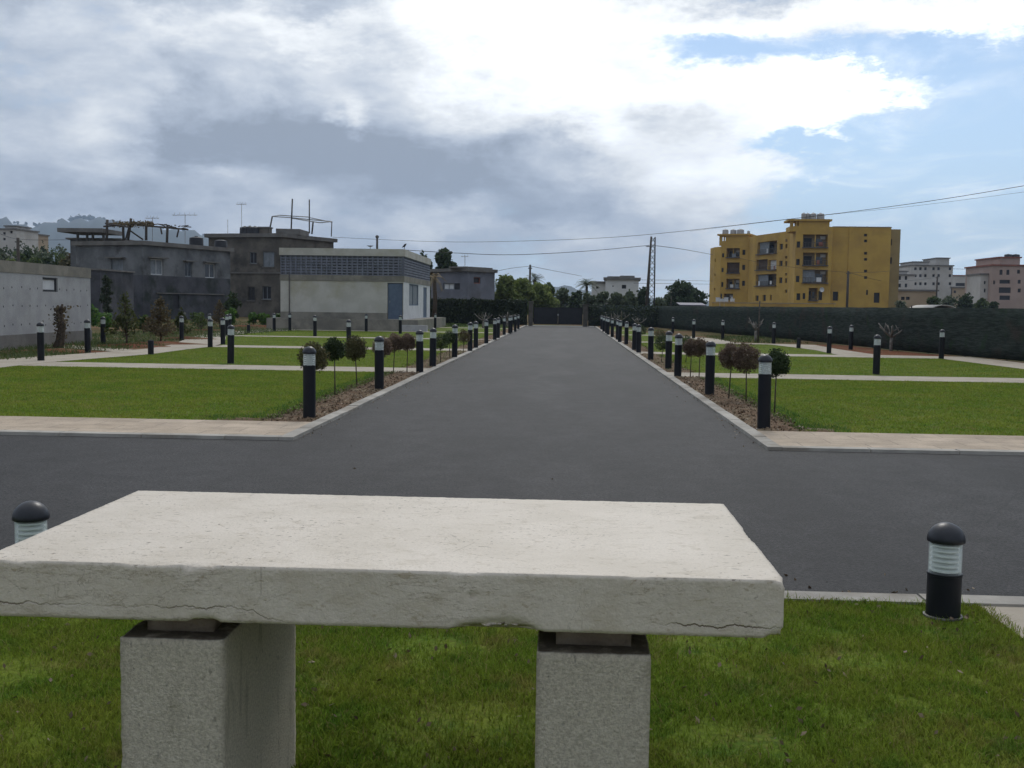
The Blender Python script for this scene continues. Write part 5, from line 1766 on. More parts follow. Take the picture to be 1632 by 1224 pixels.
# ------------------------------------------------------------------ ochre apartment building
FP = [px_xy(1130, 214), px_xy(1137, 209.5), px_xy(1147, 207), px_xy(1191, 205), px_xy(1200, 199.5), px_xy(1255, 186.5), px_xy(1265, 176.3), px_xy(1323, 176), px_xy(1324, 177), px_xy(1416, 177)]
CR = FP[-1]
BK = [(CR[0] - 3, CR[1] + 30), (FP[0][0] + 14, FP[0][1] + 8)]
zR = P(1370, 362.5, 177).z
zL = P(1150, 393, 207).z
e_ = empty('apartment_building', (CR[0] - 8, CR[1] + 15, 0), 'large ochre yellow apartment block with balconies and roof towers', 'apartment building')


def z7(x0, y0, x1, y1):
    return (1100 + x0 / 4.663, 320 + y0 / 4.663, 1100 + x1 / 4.663, 320 + y1 / 4.663)


FACES = [Fr(a_, b_) for a_, b_ in zip(FP, FP[1:])]
plan = {
    7 - 1: dict(balc=[(838, 250, 1022, 345, 'dark'), (838, 385, 1022, 478, 'dark'), (835, 512, 1022, 608, 'shut'), (880, 648, 948, 738, 'open')],
                win=[(792, 302, 818, 348), (788, 432, 814, 478), (786, 558, 812, 604), (790, 688, 818, 738), (836, 686, 856, 730), (952, 672, 982, 738)]),
    4: dict(balc=[(500, 302, 645, 392, 'shut'), (492, 436, 575, 512, 'brown'), (580, 440, 640, 512, 'white'), (488, 545, 640, 630, 'shut')],
            win=[(664, 320, 688, 362), (662, 446, 686, 486), (660, 570, 684, 612), (707, 286, 721, 306), (707, 322, 721, 352), (706, 410, 721, 430), (705, 448, 720, 484), (705, 536, 720, 556), (704, 576, 719, 610), (704, 660, 720, 684),
                 (484, 704, 508, 744), (538, 700, 562, 744), (592, 700, 606, 740)]),
    2: dict(balc=[(270, 352, 368, 420, 'dark'), (272, 458, 366, 535, 'brown'), (268, 580, 366, 650, 'dark'), (250, 690, 318, 730, 'dark')],
            win=[(388, 364, 410, 402), (386, 476, 408, 514), (385, 594, 407, 632), (236, 390, 252, 420), (232, 498, 248, 530), (230, 604, 246, 640), (219, 690, 236, 735)]),
    1: dict(balc=[], win=[(180, 430, 190, 455), (178, 540, 188, 560), (176, 650, 186, 668)]),
    8: dict(balc=[], win=[(1060, 675, 1100, 742), (1365, 683, 1408, 758), (1308, 662, 1322, 700)] + [(1292, y, 1316, y + 20) for y in (245, 288, 380, 425, 512, 560)])}


def fit_out(fr2, items):
    for kind, h, m_ in items:
        if kind == 'w':
            MB().fbox(fr2, h[0], h[1], h[2], h[3], -0.3, -0.25).build('window', M['dark'], e_)
        else:
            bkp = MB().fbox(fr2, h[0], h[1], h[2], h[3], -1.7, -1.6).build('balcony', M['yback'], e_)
            uw = h[1] - h[0]
            MB().fbox(fr2, h[0] + uw * 0.1, h[0] + uw * 0.42, h[2], h[3] - 0.5, -1.6, -1.55).build('door', M['dark'], bkp)
            MB().fbox(fr2, h[0] + uw * 0.58, h[0] + uw * 0.86, h[2] + 0.3, h[3] - 0.6, -1.6, -1.55).build('window', M['glass'], bkp)
            rl = MB()
            vh = (h[3] - h[2])
            rl.fbox(fr2, h[0] - 0.1, h[1] + 0.1, h[2] - 0.15, h[2] - 0.003, 0.003, 0.35)
            rl.fbox(fr2, h[0], h[1], h[2] + vh * 0.36, h[2] + vh * 0.39, -0.08, -0.03)
            n = max(3, int(uw / 0.4))
            for k in range(n + 1):
                u = h[0] + (uw - 0.05) * k / n
                rl.fbox(fr2, u, u + 0.05, h[2], h[2] + vh * 0.36, -0.075, -0.04)
            rl.build('railing', M['metal'], bkp)
            if m_ != 'brown' and uw > 1.5:
                for j_ in range(random.choice((1, 2, 2))):
                    ul = h[0] + uw * random.uniform(0.05, 0.75)
                    wl_ = random.uniform(0.35, 0.8)
                    MB().fbox(fr2, ul, min(h[1], ul + wl_), h[2] + vh * random.uniform(0.0, 0.12), h[2] + vh * 0.40, -0.02, 0.01).build('washing', M[random.choice(('white', 'shut', 'tile', 'white'))], bkp)
                MB().fbox(fr2, h[1] - 0.95, h[1] - 0.15, h[3] - 0.7, h[3] - 0.2, -1.55, -1.25).build('air_conditioner', M['white'], bkp)
            if m_ == 'dark' and uw > 2:
                MB().fbox(fr2, h[0] + uw * 0.48, h[0] + uw * 0.52, h[2], h[3], -0.3, -0.1).build('post', M['yellow'], bkp)
            if m_ in ('brown', 'white', 'shut'):
                MB().fbox(fr2, h[0] + 0.05, h[0] + uw * (0.95 if m_ != 'shut' else 0.5), h[2] + 0.1, h[3] - 0.05, -0.5, -0.45).build('awning', M[m_], bkp)


wm = MB()
tops = []
for k, fr in enumerate(FACES):
    hs, items = [], []
    pl = plan.get(k, dict(balc=[], win=[]))
    for (x0, y0, x1, y1, m_) in pl['balc']:
        h = fr.rect(*z7(x0, y0, x1, y1))
        h = (max(h[0], 0.12), min(h[1], fr.L - 0.12), h[2], h[3], 1.6)
        hs.append(h)
        items.append(('b', h, m_))
    for r4 in pl['win']:
        h = fr.rect(*z7(*r4))
        h = (max(h[0], 0.1), min(h[1], fr.L - 0.1), h[2], h[3], 0.25)
        if h[1] - h[0] > 0.12:
            hs.append(h)
            items.append(('w', h, None))
    zt_ = zL if k < 2 else (zR if k > 3 else (zR if k == 3 else zL + 1.0))
    wm.wall(fr, 0, zt_, hs)
    fit_out(fr, items)
wm.wall(Fr(CR, BK[0]), 0, zR)
wm.wall(Fr(BK[0], BK[1]), 0, zL - 0.5)
wm.wall(Fr(BK[1], FP[0]), 0, zL - 0.5)
ra, rb_ = FP[:4], FP[3:]
wm.poly([(q_[0], q_[1], zL - 0.5) for q_ in ra + [(ra[-1][0] + 13, ra[-1][1] + 5), BK[1]]])
wm.poly([(q_[0], q_[1], zR - 0.7) for q_ in rb_ + [BK[0], (ra[-1][0] + 13, ra[-1][1] + 5)]])
# the inner faces of the parapets, so the roof edge has thickness
for k in range(4, 9):
    fr = FACES[k]
    wm.fbox(fr, 0.0, fr.L, zR - 0.72, zR - 0.004, -0.35, -0.01)
wm.build('wall', M['yellow'], e_)
fEnd = FACES[8]
MB().fbox(fEnd, 0.0, fEnd.L + 0.05, zR + 0.002, zR + 0.15, -0.38, 0.06).build('coping', M['yback'], e_)
a_ = fEnd.hit(1354, 430)[0]
MB().fbox(fEnd, a_ - 0.3, a_ + 0.3, 0, zR - 0.002, 0.003, 0.14).build('pilaster', M['yellow'], e_)
w0, w1 = px_xy(1415.5, 180), px_xy(1431, 180)
M['yell2'] = mat('weathered_ochre', (0.34, 0.26, 0.12), (0.28, 0.21, 0.10), 0.4, 0.9)
fW = Fr(w0, w1)
hW = [fW.rect(*z7(1478, 285, 1500, 330)), fW.rect(*z7(1478, 420, 1500, 468))]
MB().wall(fW, 0, zR - 0.01, hW, 0.2).wall(Fr(w1, (w1[0] - 1, w1[1] + 20)), 0, zR - 0.01).poly([(w0[0], w0[1], zR - 0.3), (w1[0], w1[1], zR - 0.3), (w1[0] - 1, w1[1] + 20, zR - 0.3), (w0[0] - 1, w0[1] + 20, zR - 0.3)]).build('side_wing', M['yell2'], e_)
for h in hW:
    MB().fbox(fW, h[0], h[1], h[2], h[3], -0.25, -0.2).build('window', M['dark'], e_)
# roof towers: an open corner loggia and a solid block under one flat slab
gt = 'pale water tanks on the ochre building towers'
for key, fk, pxs, ytop, ybase in (('R', 6, (1259.5, 1268.5, 1273, 1322), 349.5, zR), ('L', 2, (1147, 1153.5, 1157, 1194), 372.5, zL + 1.0)):
    fr = FACES[fk]
    ua, ub, uc_, ud = (fr.hit(x_, 360)[0] for x_ in pxs)
    ztop = fr.hit(pxs[3] - 10, ytop)[1]
    tw = MB()
    tw.fbox(fr, uc_, ud, ybase - 0.8, ztop - 0.3, -4.6, -0.006)
    tw.fbox(fr, ua, uc_ - 0.003, ybase - 0.8, ybase + 0.05, -4.6, -0.012)
    for (q0, q1) in ((ua, ua + 0.5), (ub, ub + 0.2)):
        tw.fbox(fr, q0, q1, ybase + 0.052, ztop - 0.3, -0.5, -0.05)
    tw.build('tower', M['yellow'], e_)
    MB().fbox(fr, ua - 0.35, ud + 0.35, ztop - 0.297, ztop, -4.9, 0.35).build('tower_roof', M['yellow'], e_)
    lst = [(828, 858), (858, 895), (895, 935), (948, 998)] if key == 'R' else [(246, 285), (300, 340), (354, 400), (424, 442)]
    for k, (xa, xb) in enumerate(lst):
        r = (fr.hit(1100 + xb / 4.663, 345, -2)[0] - fr.hit(1100 + xa / 4.663, 345, -2)[0]) / 2
        q = fr.pt(fr.hit(1100 + (xa + xb) / 2 / 4.663, 345, -1.6)[0], 0, -1.6 - 0.5 * (k % 2))
        side = 'taller right tower' if key == 'R' else 'lower left tower'
        hk = (1.15 if key == 'R' else 1.0) * (0.7 if (key, k) in (('L', 3),) else 1.0)
        tank(q[0], q[1], ztop, min(r * 1.15, 0.9), hk, 'tankw', f'pale water tank on the {side} of the ochre building, {ORD[k]} from its left', gt)
# satellite dishes and poles by the building
for (x, y, s) in ((745, 668, 'white satellite dish low on the ochre facade near the middle'), (978, 660, 'white satellite dish beside the ground floor window of the right bay')):
    px, py = 1100 + x / 4.663, 320 + y / 4.663
    fY = FACES[6] if x > 800 else FACES[4]
    u_, z_ = fY.hit(px, py, 0.6)
    q = fY.pt(u_, z_, 0.6)
    e2 = empty('satellite_dish', q, s, 'satellite dish', 'white dishes on the ochre building')
    a_, b_ = fY.u * 0.36, Vector((0, 0, 0.4))
    n_ = fY.n
    mb_ = MB()
    for r0_, r1_, d0_, d1_ in ((0, 0.5, 0, 0.03), (0.5, 1, 0.03, 0.14)):
        for k in range(14):
            t0_, t1_ = 6.283 * k / 14, 6.283 * (k + 1) / 14
            mb_.poly([tuple(Vector(q) + (a_ * math.cos(t) + b_ * math.sin(t)) * rr + n_ * dd) for (t, rr, dd) in ((t0_, r0_, d0_), (t0_, r1_, d1_), (t1_, r1_, d1_), (t1_, r0_ + 1e-4, d0_))])
    mb_.build('dish', M['white'], e2)
    MB().tube([Vector(q) - n_ * 0.02, Vector(q) - n_ * 0.6], 0.04, 5).build('arm', M['steel'], e2)
# low boundary structure under the facade, pale awnings on the ground floor
q0, q1 = px_xy(1135, 168), px_xy(1330, 150)
fB = Fr(q0, q1)
e2 = empty('garden_wall', (*fB.pt(fB.L / 2, 0)[:2], 0), 'low ochre wall in front of the apartment building ground floor', 'wall')
zz = P(1230, 484, 160).z
MB().fbox(fB, 0, fB.L, -0.1, zz, -0.3, 0).build('wall', M['yellow'], e2)
MB().fbox(fB, 0, fB.L, zz + 0.002, zz + 0.12, -0.35, 0.05).build('coping', M['yback'], e2)
for k, px in enumerate((1144, 1151, 1157, 1167)):
    a_ = P(px, 481, 166)
    b_ = P(px, 474 + (k % 2) * 2, 166)
    s = ('first', 'second', 'third', 'fourth')[k]
    mb_ = MB()
    w_ = 0.32
    n_ = 6
    for i in range(n_):
        x0_, x1_ = a_.x - w_ + 2 * w_ * i / n_, a_.x - w_ + 2 * w_ * (i + 1) / n_
        mb_.hexa([(x0_, 166 + 0.05 * (i % 2), a_.z), (x1_, 166 + 0.05 * ((i + 1) % 2), a_.z + 0.05), (x1_, 166.04 + 0.05 * ((i + 1) % 2), a_.z + 0.05), (x0_, 166.04 + 0.05 * (i % 2), a_.z),
                  (x0_, 166 + 0.05 * (i % 2), b_.z), (x1_, 166 + 0.05 * ((i + 1) % 2), b_.z), (x1_, 166.04 + 0.05 * ((i + 1) % 2), b_.z), (x0_, 166.04 + 0.05 * (i % 2), b_.z)])
    mb_.tube([(a_.x - w_ - 0.1, 166.02, b_.z - 0.01), (a_.x + w_ + 0.1, 166.02, b_.z - 0.01)], 0.02, 5)
    mb_.tube([(a_.x + w_, 166.02, 0), (a_.x + w_, 166.02, b_.z)], 0.025, 5)
    tag(mb_.build('hanging_laundry', M['white'], None, False, (a_.x, 166, 0)), f'white washing hung at the left foot of the ochre building, {s} from left', 'laundry', 'white washing by the ochre building')

# ------------------------------------------------------------------ distant buildings


def far_house(x0, x1, ytop, Y, m_, label, win, depth=10, name='distant_building', roofm='slabc', steps=(), skew=0.0, group='distant buildings'):
    a_, b_ = P(x0, ytop, Y), P(x1, ytop, Y + skew)
    e2 = empty(name, ((a_.x + b_.x) / 2, Y + depth / 2, 0), label, 'building', group)
    poly_ = [(a_.x, Y), (b_.x, Y + skew), (b_.x + 0.5, Y + skew + depth), (a_.x + 0.5, Y + depth)]
    fr = Fr(*poly_[:2])
    z = (a_.z + b_.z) / 2
    hs = []
    for r4 in win:
        h = fr.rect(*r4)
        if h[0] > 0.1 and h[1] < fr.L - 0.1 and h[3] < z - 0.1:
            hs.append(h)
    sh_, _ = shell(poly_, -0.1, z, {0: hs}, 0.3)
    sh_.build('wall', M[m_], e2)
    prism(offset(poly_, 0.3), z + 0.002, z + 0.35).build('roof', M[roofm], e2)
    for h in hs:
        MB().fbox(fr, h[0], h[1], h[2], h[3], -0.36, -0.3).build('window', M['dark'], e2)
    for (sx0, sx1, sy) in steps:
        c_, d_2 = P(sx0, sy, Y + 2), P(sx1, sy, Y + 2)
        MB().box(c_.x, d_2.x, Y + 2, Y + depth - 1, z + 0.352, c_.z).build('roof_room', M[m_], e2)
        MB().box(c_.x - 0.3, d_2.x + 0.3, Y + 1.7, Y + depth - 0.7, c_.z + 0.002, c_.z + 0.3).build('roof_slab', M[roofm], e2)
    return e2


def grid_win(xs, ys, w, h):
    return [(x, y, x + w, y + h) for x in xs for y in ys]


M['whitef'] = mat('white_facade', (0.66, 0.65, 0.62), (0.58, 0.57, 0.54), 0.3, 0.9)
far_house(965, 1018, 446, 160, 'whitef', 'white villa with blue window among trees beyond the gate', [(991, 454, 998, 460), (976, 455, 978, 457)], 10, steps=((972, 983, 443.5), (992, 1008, 442.5)))
far_house(943, 967, 452, 163, 'whitef', 'lower white villa wing beside the palm beyond the gate', [(950, 456, 954, 460)], 8)
far_house(1424, 1458, 439, 300, 'pale', 'pale three storey house right behind the ochre building', grid_win((1426, 1432, 1442), (437 + 3, 452), 4, 6), 12, steps=((1426, 1446, 433),))
far_house(1452, 1519, 424, 330, 'pale', 'tall grey white apartment house with roof rooms, right of ochre building', grid_win((1457, 1465, 1473, 1486, 1494, 1512), (426, 437, 450), 4, 4.5), 16, steps=((1456, 1480, 418), (1494, 1513, 412)))
far_house(1418, 1494, 464, 230, 'tan', 'low tan building over the fence right of the ochre block', grid_win((1436, 1444), (473,), 6, 5), 12)
far_house(1518, 1566, 440, 380, 'pale', 'long low pale building with horizontal balconies near right edge', [(1523, 451, 1538, 456), (1542, 451, 1562, 456)], 14, roofm='tile')
far_house(1516, 1564, 459, 330, 'tan', 'low tan block below the long pale building', [(1520, 463, 1524, 467), (1540, 463, 1544, 467)], 10)
far_house(1581, 1645, 424, 260, 'pink', 'pink apartment tower at the right edge with red tiled trim', [(1593, 430, 1598, 438), (1604, 430, 1609, 438), (1593, 446, 1610, 452), (1592, 458, 1611, 467), (1593, 471, 1610, 478), (1575 + 8, 447, 1575 + 11, 453), (1621, 430, 1626, 436), (1622, 446, 1627, 452), (1622, 460, 1627, 466)], 18, roofm='tile', steps=((1594, 1626, 411),))
far_house(1563, 1582, 438, 262, 'pale', 'narrow pale stair block left of the pink tower', [(1568, 448, 1571, 453), (1568, 460, 1571, 466)], 10)
for k, (px, yy) in enumerate(((1607, 406), (1619, 406))):
    q = P(px, yy, 266)
    zb2 = P(1610, 411, 262).z + 0.3
    tank(q.x, 266, zb2, 0.9, max(0.8, q.z - zb2), 'tankb', ('dark rounded tank on the pink tower roof, left of two', 'dark rounded tank on the pink tower roof, right of two')[k], 'dark tanks on the pink tower')
far_house(-12, 26, 366, 260, 'pale', 'pale hillside house with small windows at far left edge', [(5, 370, 9, 374), (5, 379, 9, 383), (16, 363 + 5, 20, 372)], 10, steps=((8, 26, 361),))
far_house(31, 48, 373, 280, 'tan', 'small tan house behind the dark pole at far left', [(35, 376, 37, 379), (43, 376, 45, 379)], 9)

# shelter roofs just over the fence
p0_, p1_ = P(1083, 485, 100), P(1125, 485, 100)
e2 = empty('sheet_shelter', ((p0_.x + p1_.x) / 2, 101, 0), 'purple grey sheet roof of a shelter behind the fence below the round tree', 'shelter')
MB().hexa([(p0_.x, 99.5, p0_.z - 0.12), (p1_.x, 99.5, p0_.z - 0.12), (p1_.x, 103, p0_.z + 0.1), (p0_.x, 103, p0_.z + 0.1), (p0_.x, 99.5, p0_.z - 0.04), (p1_.x, 99.5, p0_.z - 0.04), (p1_.x, 103, p0_.z + 0.18), (p0_.x, 103, p0_.z + 0.18)]).build('roof', M['purple'], e2)
for (x, y) in ((p0_.x + 0.1, 99.6), (p1_.x - 0.1, 99.6), (p0_.x + 0.1, 102.9), (p1_.x - 0.1, 102.9)):
    MB().tube([(x, y, -0.1), (x, y, p0_.z - 0.11)], 0.04, 6).build('post', M['metal'], e2)
p0_, p1_ = P(1484, 487.5, 90), P(1527, 487.5, 90)
e2 = empty('arched_shelter', ((p0_.x + p1_.x) / 2, 92, 0), 'pale rounded tunnel roof just above the net fence near right edge', 'shelter')
mb_ = MB()
cx_, rr_ = (p0_.x + p1_.x) / 2, (p1_.x - p0_.x) / 2
prev = None
for k in range(13):
    a_ = math.pi * k / 12
    x, z = cx_ - rr_ * math.cos(a_), p0_.z - 0.45 + 0.5 * math.sin(a_)
    if prev:
        mb_.poly([(prev[0], 90, prev[1]), (x, 90, z), (x, 96, z), (prev[0], 96, prev[1])][::-1])
    prev = (x, z)
o = mb_.build('roof', M['pale'], e2, True)
sm_ = o.modifiers.new('thickness', 'SOLIDIFY')
sm_.thickness = 0.05
MB().box(cx_ - rr_, cx_ + rr_, 90.1, 95.9, -0.1, p0_.z - 0.46).build('wall', M['pale'], e2)

# ------------------------------------------------------------------ trees beyond the fences
gt2 = 'trees beyond the fences'
for (x0, x1, yt, Y, lm, s, nn, lf) in [
        (662, 692, 393, 125, 'l_dark', 'dark tree behind the utility building roof, left of two', 1500, 0.32),
        (688, 732, 388, 122, 'l_dark', 'tall dark tree between utility building and block house', 2200, 0.32),
        (782, 828, 441, 102, 'l_lime', 'light green bushy tree right against the block house', 2000, 0.26),
        (812, 856, 443, 104, 'l_lime', 'light yellow green tree left of the wooden pole', 2000, 0.26),
        (840, 884, 450, 106, 'l_lime', 'light green low tree right of the wooden pole', 1700, 0.26),
        (862, 888, 446, 140, 'l_mid', 'mid green tree behind left half of the gate', 800, 0.3),
        (884, 912, 456, 135, 'l_grey', 'grey green low tree over the middle of the gate', 700, 0.3),
        (905, 932, 459, 130, 'l_dark', 'dark green low tree over the right half of the gate', 700, 0.3),
        (926, 952, 466, 125, 'l_grey', 'grey green olive tree beneath the palm', 700, 0.28),
        (948, 975, 462, 128, 'l_grey', 'grey green olive tree before the white villa, left one', 700, 0.28),
        (968, 996, 466, 124, 'l_grey', 'grey green olive tree before the white villa, middle one', 700, 0.28),
        (990, 1016, 463, 128, 'l_grey', 'grey green olive tree before the white villa, right one', 700, 0.28),
        (1012, 1036, 456, 132, 'l_dark', 'dark tree immediately left of the lattice pylon', 700, 0.28),
        (1040, 1066, 474, 120, 'l_grey', 'low grey green tree immediately right of the lattice pylon', 500, 0.28),
        (1054, 1128, 449, 150, 'l_dark', 'big dome shaped dark tree left of the ochre building', 3400, 0.38),
        (1425, 1446, 476, 160, 'l_grey', 'grey bush against the corner of the ochre building', 500, 0.3),
        (1478, 1500, 472, 180, 'l_mid', 'green tree before the low tan building', 500, 0.34),
        (1500, 1524, 468, 190, 'l_grey', 'grey green tree below the tall grey white house', 500, 0.34),
        (1524, 1556, 465, 185, 'l_dark', 'rounded dark tree below the long pale building', 800, 0.36),
        (1552, 1576, 472, 180, 'l_mid', 'mid green tree left of the pink tower', 500, 0.34),
        (1574, 1592, 478, 175, 'l_dark', 'small dark tree at the foot of the pink tower', 400, 0.34),
        (1432, 1458, 433 - 6, 420, 'l_dark', 'far dark trees on the rise right of the ochre building', 400, 0.7),
        (1467, 1487, 411, 352, 'l_rust', 'reddish rounded tree on the skyline behind grey white house', 400, 0.6)]:
    dx_ = (x1 - x0) * 0.1
    tree_px(x0 - dx_, x1 + dx_, yt, Y, lm, s, gt2, n=int(nn * 1.5), leaf=lf, trunk=0.2, clear=0.04, lumps=18, shape='dome')
gl2 = 'orchard trees behind the grey shed'
k = 0
names = ['low grey green orchard tree at the far left edge', 'yellow green bush above the grey shed roof', 'dark orchard tree right of the dark pole', 'grey orchard tree below the hillside houses', 'brownish orchard tree nearest the old house', 'dark green orchard tree behind the shed roof end', 'tall dark tree on the skyline near the hillside houses', 'green orchard tree in the middle of the gap', 'blue green tree in the distance left of canopy', 'dark hedge like tree at far left behind houses']
for (x0, x1, yt, Y, lm, nn, lf) in [(-12, 22, 386, 120, 'l_grey', 800, 0.3), (6, 26, 402, 95, 'l_lime', 500, 0.22), (28, 62, 386, 125, 'l_dark', 800, 0.3), (48, 84, 391, 130, 'l_grey', 800, 0.3),
                                     (96, 132, 398, 105, 'l_rust', 700, 0.26), (74, 108, 401, 100, 'l_dark', 700, 0.26), (60, 76, 377, 210, 'l_dark', 400, 0.4), (40, 70, 398, 108, 'l_mid', 700, 0.26), (84, 112, 381, 190, 'l_grey', 500, 0.4), (-20, 60, 384, 220, 'l_dark', 1300, 0.45)]:
    tree_px(x0, x1, yt, Y, lm, names[k], gl2, n=int(nn * 1.3), leaf=lf, trunk=0.16, clear=0.06, lumps=16, shape='dome')
    k += 1
for (x0, x1, yt, Y, lm, s_, nn) in [
        (-25, 14, 392, 112, 'l_grey', 'broad grey green orchard tree just over the shed roof at far left', 1100), (12, 46, 393, 118, 'l_mid', 'mid green orchard tree around the foot of the dark pole', 1000),
        (36, 74, 388, 150, 'l_grey', 'pale grey green tree far behind the orchard', 900), (56, 98, 394, 122, 'l_dark', 'wide dark orchard tree above the middle of shed roof', 1100),
        (80, 122, 390, 140, 'l_mid', 'wide green tree left of the roof canopy', 1000), (88, 126, 404, 98, 'l_olive', 'olive brown bare looking tree beside the old annex', 900),
        (104, 134, 388, 150, 'l_grey', 'grey green tree under the roof canopy end', 800), (66, 92, 383, 230, 'l_mid', 'distant green tree under the blue hill', 600), (28, 52, 381, 240, 'l_dark', 'distant dark tree right of the small tan house', 600)]:
    tree_px(x0, x1, yt, Y, lm, s_, gl2, n=int(nn * 1.3), leaf=0.3, trunk=0.14, clear=0.05, lumps=18, shape='dome')


def palm(px, yc, Y, lm, label, nfr=22, L=2.6, droop=0.7, trunk=0.2):
    p_ = P(px, yc, Y)
    e2 = empty('palm_tree', (p_.x, Y, 0), label, 'palm tree', 'palm trees')
    MB().tube([(p_.x, Y, -0.1), (p_.x + 0.1, Y, p_.z * 0.5), (p_.x, Y, p_.z)], [trunk, trunk * 0.85, trunk * 0.8], 8).build('trunk', M['bark'], e2, True)
    V_, F_ = [], []
    for k_ in range(nfr):
        a_ = random.uniform(0, 6.283)
        el_ = random.uniform(-0.2, 1.3)
        d_ = Vector((math.cos(a_) * math.cos(el_), math.sin(a_) * math.cos(el_), math.sin(el_)))
        c_ = Vector((p_.x, Y, p_.z))
        prevp = c_
        side_ = Vector((-math.sin(a_), math.cos(a_), 0))
        for s_ in range(1, 12):
            tt = s_ / 11
            q_ = c_ + d_ * (L * tt) - Vector((0, 0, droop * L * tt * tt * 0.8))
            ax = (q_ - prevp).normalized()
            for sg in (-1, 1):
                w_ = 0.55 * L * 0.4 * (1 - 0.75 * abs(tt - 0.35))
                tip = q_ + side_ * sg * w_ + ax * w_ * 0.6 - Vector((0, 0, w_ * 0.35))
                i = len(V_)
                V_ += [tuple(prevp), tuple(prevp + (q_ - prevp) * 0.55), tuple(tip)]
                F_.append((i, i + 1, i + 2))
            prevp = q_
    npmesh('fronds', np.array(V_), np.array(F_), M[lm], parent=e2)


palm(935, 453, 140, 'l_grey', 'grey green palm beside the white villa', 46, 1.75, 0.55)
palm(852, 446, 108.5, 'l_grey', 'small palm crown by the wooden pole above the light green trees', 30, 1.3, 0.5)
palm(692, 442, 84, 'l_dry', 'dry yellow palm drooping beside the corner of the utility building', 13, 1.3, 1.0)

# ------------------------------------------------------------------ poles, pylon, wires
YP = 112
b0, t0 = P(1037.5, 488, YP), P(1041, 378, YP)
w_b, w_t = 0.36, 0.20
e2 = empty('lattice_pylon', (b0.x, YP, 0), 'slender steel lattice pylon behind the fence left of the ochre building', 'pylon')
lg = MB()
br = MB()
cor = [(-1, -1), (1, -1), (1, 1), (-1, 1)]


def lat(k, tt):
    x = b0.x + (t0.x - b0.x) * tt
    w2_ = w_b + (w_t - w_b) * tt
    return Vector((x + cor[k][0] * w2_, YP + cor[k][1] * w2_, t0.z * tt))


for k in range(4):
    lg = MB().tube([lat(k, -0.01), lat(k, 1.0)], 0.05, 6)
    lg.build('leg', M['gate'], e2)
nseg = 15
for s_ in range(nseg):
    for k in range(4):
        a_, b_ = (s_ / nseg, (s_ + 1) / nseg)
        k2 = (k + 1) % 4
        br.tube([lat(k, a_), lat(k2, b_)] if s_ % 2 else [lat(k2, a_), lat(k, b_)], 0.03, 5)
br.build('bracing', M['gate'], e2)
a_ = P(1029.5, 490, YP - 0.5)
b_ = P(1038, 377, YP - 0.6)
dd = (b_ - a_)
a2 = a_ - dd * (a_.z / dd.z)
e3 = empty('utility_pole', a2, 'dark leaning pole propped against the lattice pylon', 'utility pole', 'utility poles')
MB().tube([a2, b_], [0.13, 0.10], 9).build('shaft', M['wood'], e3, True)
q = P(1034.5, 393, YP - 0.8)
MB().tube([q + Vector((-0.3, 0, 0)), q + Vector((0.3, 0, 0.06))], 0.05, 6).build('crossarm', M['metal'], e3)


def plain_pole(px, ytop, ybase, Y, label, r=0.1):
    t_ = P(px, ytop, Y)
    e4 = empty('utility_pole', (t_.x, Y, 0), label, 'utility pole', 'utility poles')
    MB().tube([(t_.x, Y, -0.2), (t_.x, Y, t_.z)], [r * 1.2, r], 8).build('shaft', M['wood'], e4, True)
    MB().box(t_.x - r * 2, t_.x + r * 2, Y - 0.05, Y + 0.05, t_.z - 0.4, t_.z - 0.3).build('crossarm', M['metal'], e4)


plain_pole(845, 422, 447, 108, 'wooden pole standing among the light green trees left of gate', 0.10)
plain_pole(28.5, 379, 412, 90, 'thick dark pole behind the grey shed roof', 0.13)
plain_pole(1352, 432, 487, 150, 'thin dark pole before the end wall of the ochre building', 0.16)
plain_pole(1494, 440, 487, 220, 'thin dark pole before the tall grey white house', 0.16)


def wire(pts, label, r=0.022, grp='overhead wires'):
    """pts: (px, py, Y) along the span; the curve is a real hanging cable between those points"""
    ps = [P(*q_) for q_ in pts]
    path = []
    for i in range(len(ps) - 1):
        p0, p1, p2, p3 = ps[max(i - 1, 0)], ps[i], ps[i + 1], ps[min(i + 2, len(ps) - 1)]
        for k_ in range(8):
            t_ = k_ / 8
            path.append(0.5 * ((2 * p1) + (p2 - p0) * t_ + (2 * p0 - 5 * p1 + 4 * p2 - p3) * t_ ** 2 + (3 * p1 - p0 - 3 * p2 + p3) * t_ ** 3))
    path.append(ps[-1])
    tag(MB().tube(path, r, 5).build('overhead_wire', M['wire'], None, True, path[0]), label, 'wire', grp)


wire([(530, 378, 118), (690, 385, 112), (816, 384.5, 106), (1000, 376.5, 96), (1250, 350, 82), (1450, 325, 72), (1632, 296, 64), (1800, 265, 58)], 'long thin overhead wire rising from the brown house to the right edge', 0.018)
wire([(1100, 368.5, 92), (1300, 344.5, 82), (1450, 329, 74), (1632, 306, 66), (1800, 283, 60)], 'faint second overhead wire above the ochre building', 0.009)
wire([(1034.5, 391, YP), (930, 400.5, 104), (816, 406, 97), (722, 403, 92), (640, 398, 88)], 'thick sagging wire left of the lattice pylon', 0.026)
wire([(1041, 391, YP), (1090, 397.5, 130), (1136, 406, 175)], 'thick wire from the lattice pylon to the ochre building', 0.03)
wire([(788, 433, 96), (815, 427.5, 102), (845, 424, 108)], 'short wire from block house to the wooden pole', 0.02)
wire([(845, 424, 108), (880, 431, 120), (927, 440, 140)], 'wire from the wooden pole down to the palm', 0.022)
wire([(1010, 446, 150), (1070, 446.5, 150), (1136, 448, 178)], 'upper thin wire from white villa to the ochre building', 0.022)
wire([(1010, 451.5, 150), (1070, 452, 150), (1134, 453, 178)], 'lower thin wire from white villa to the ochre building', 0.022)
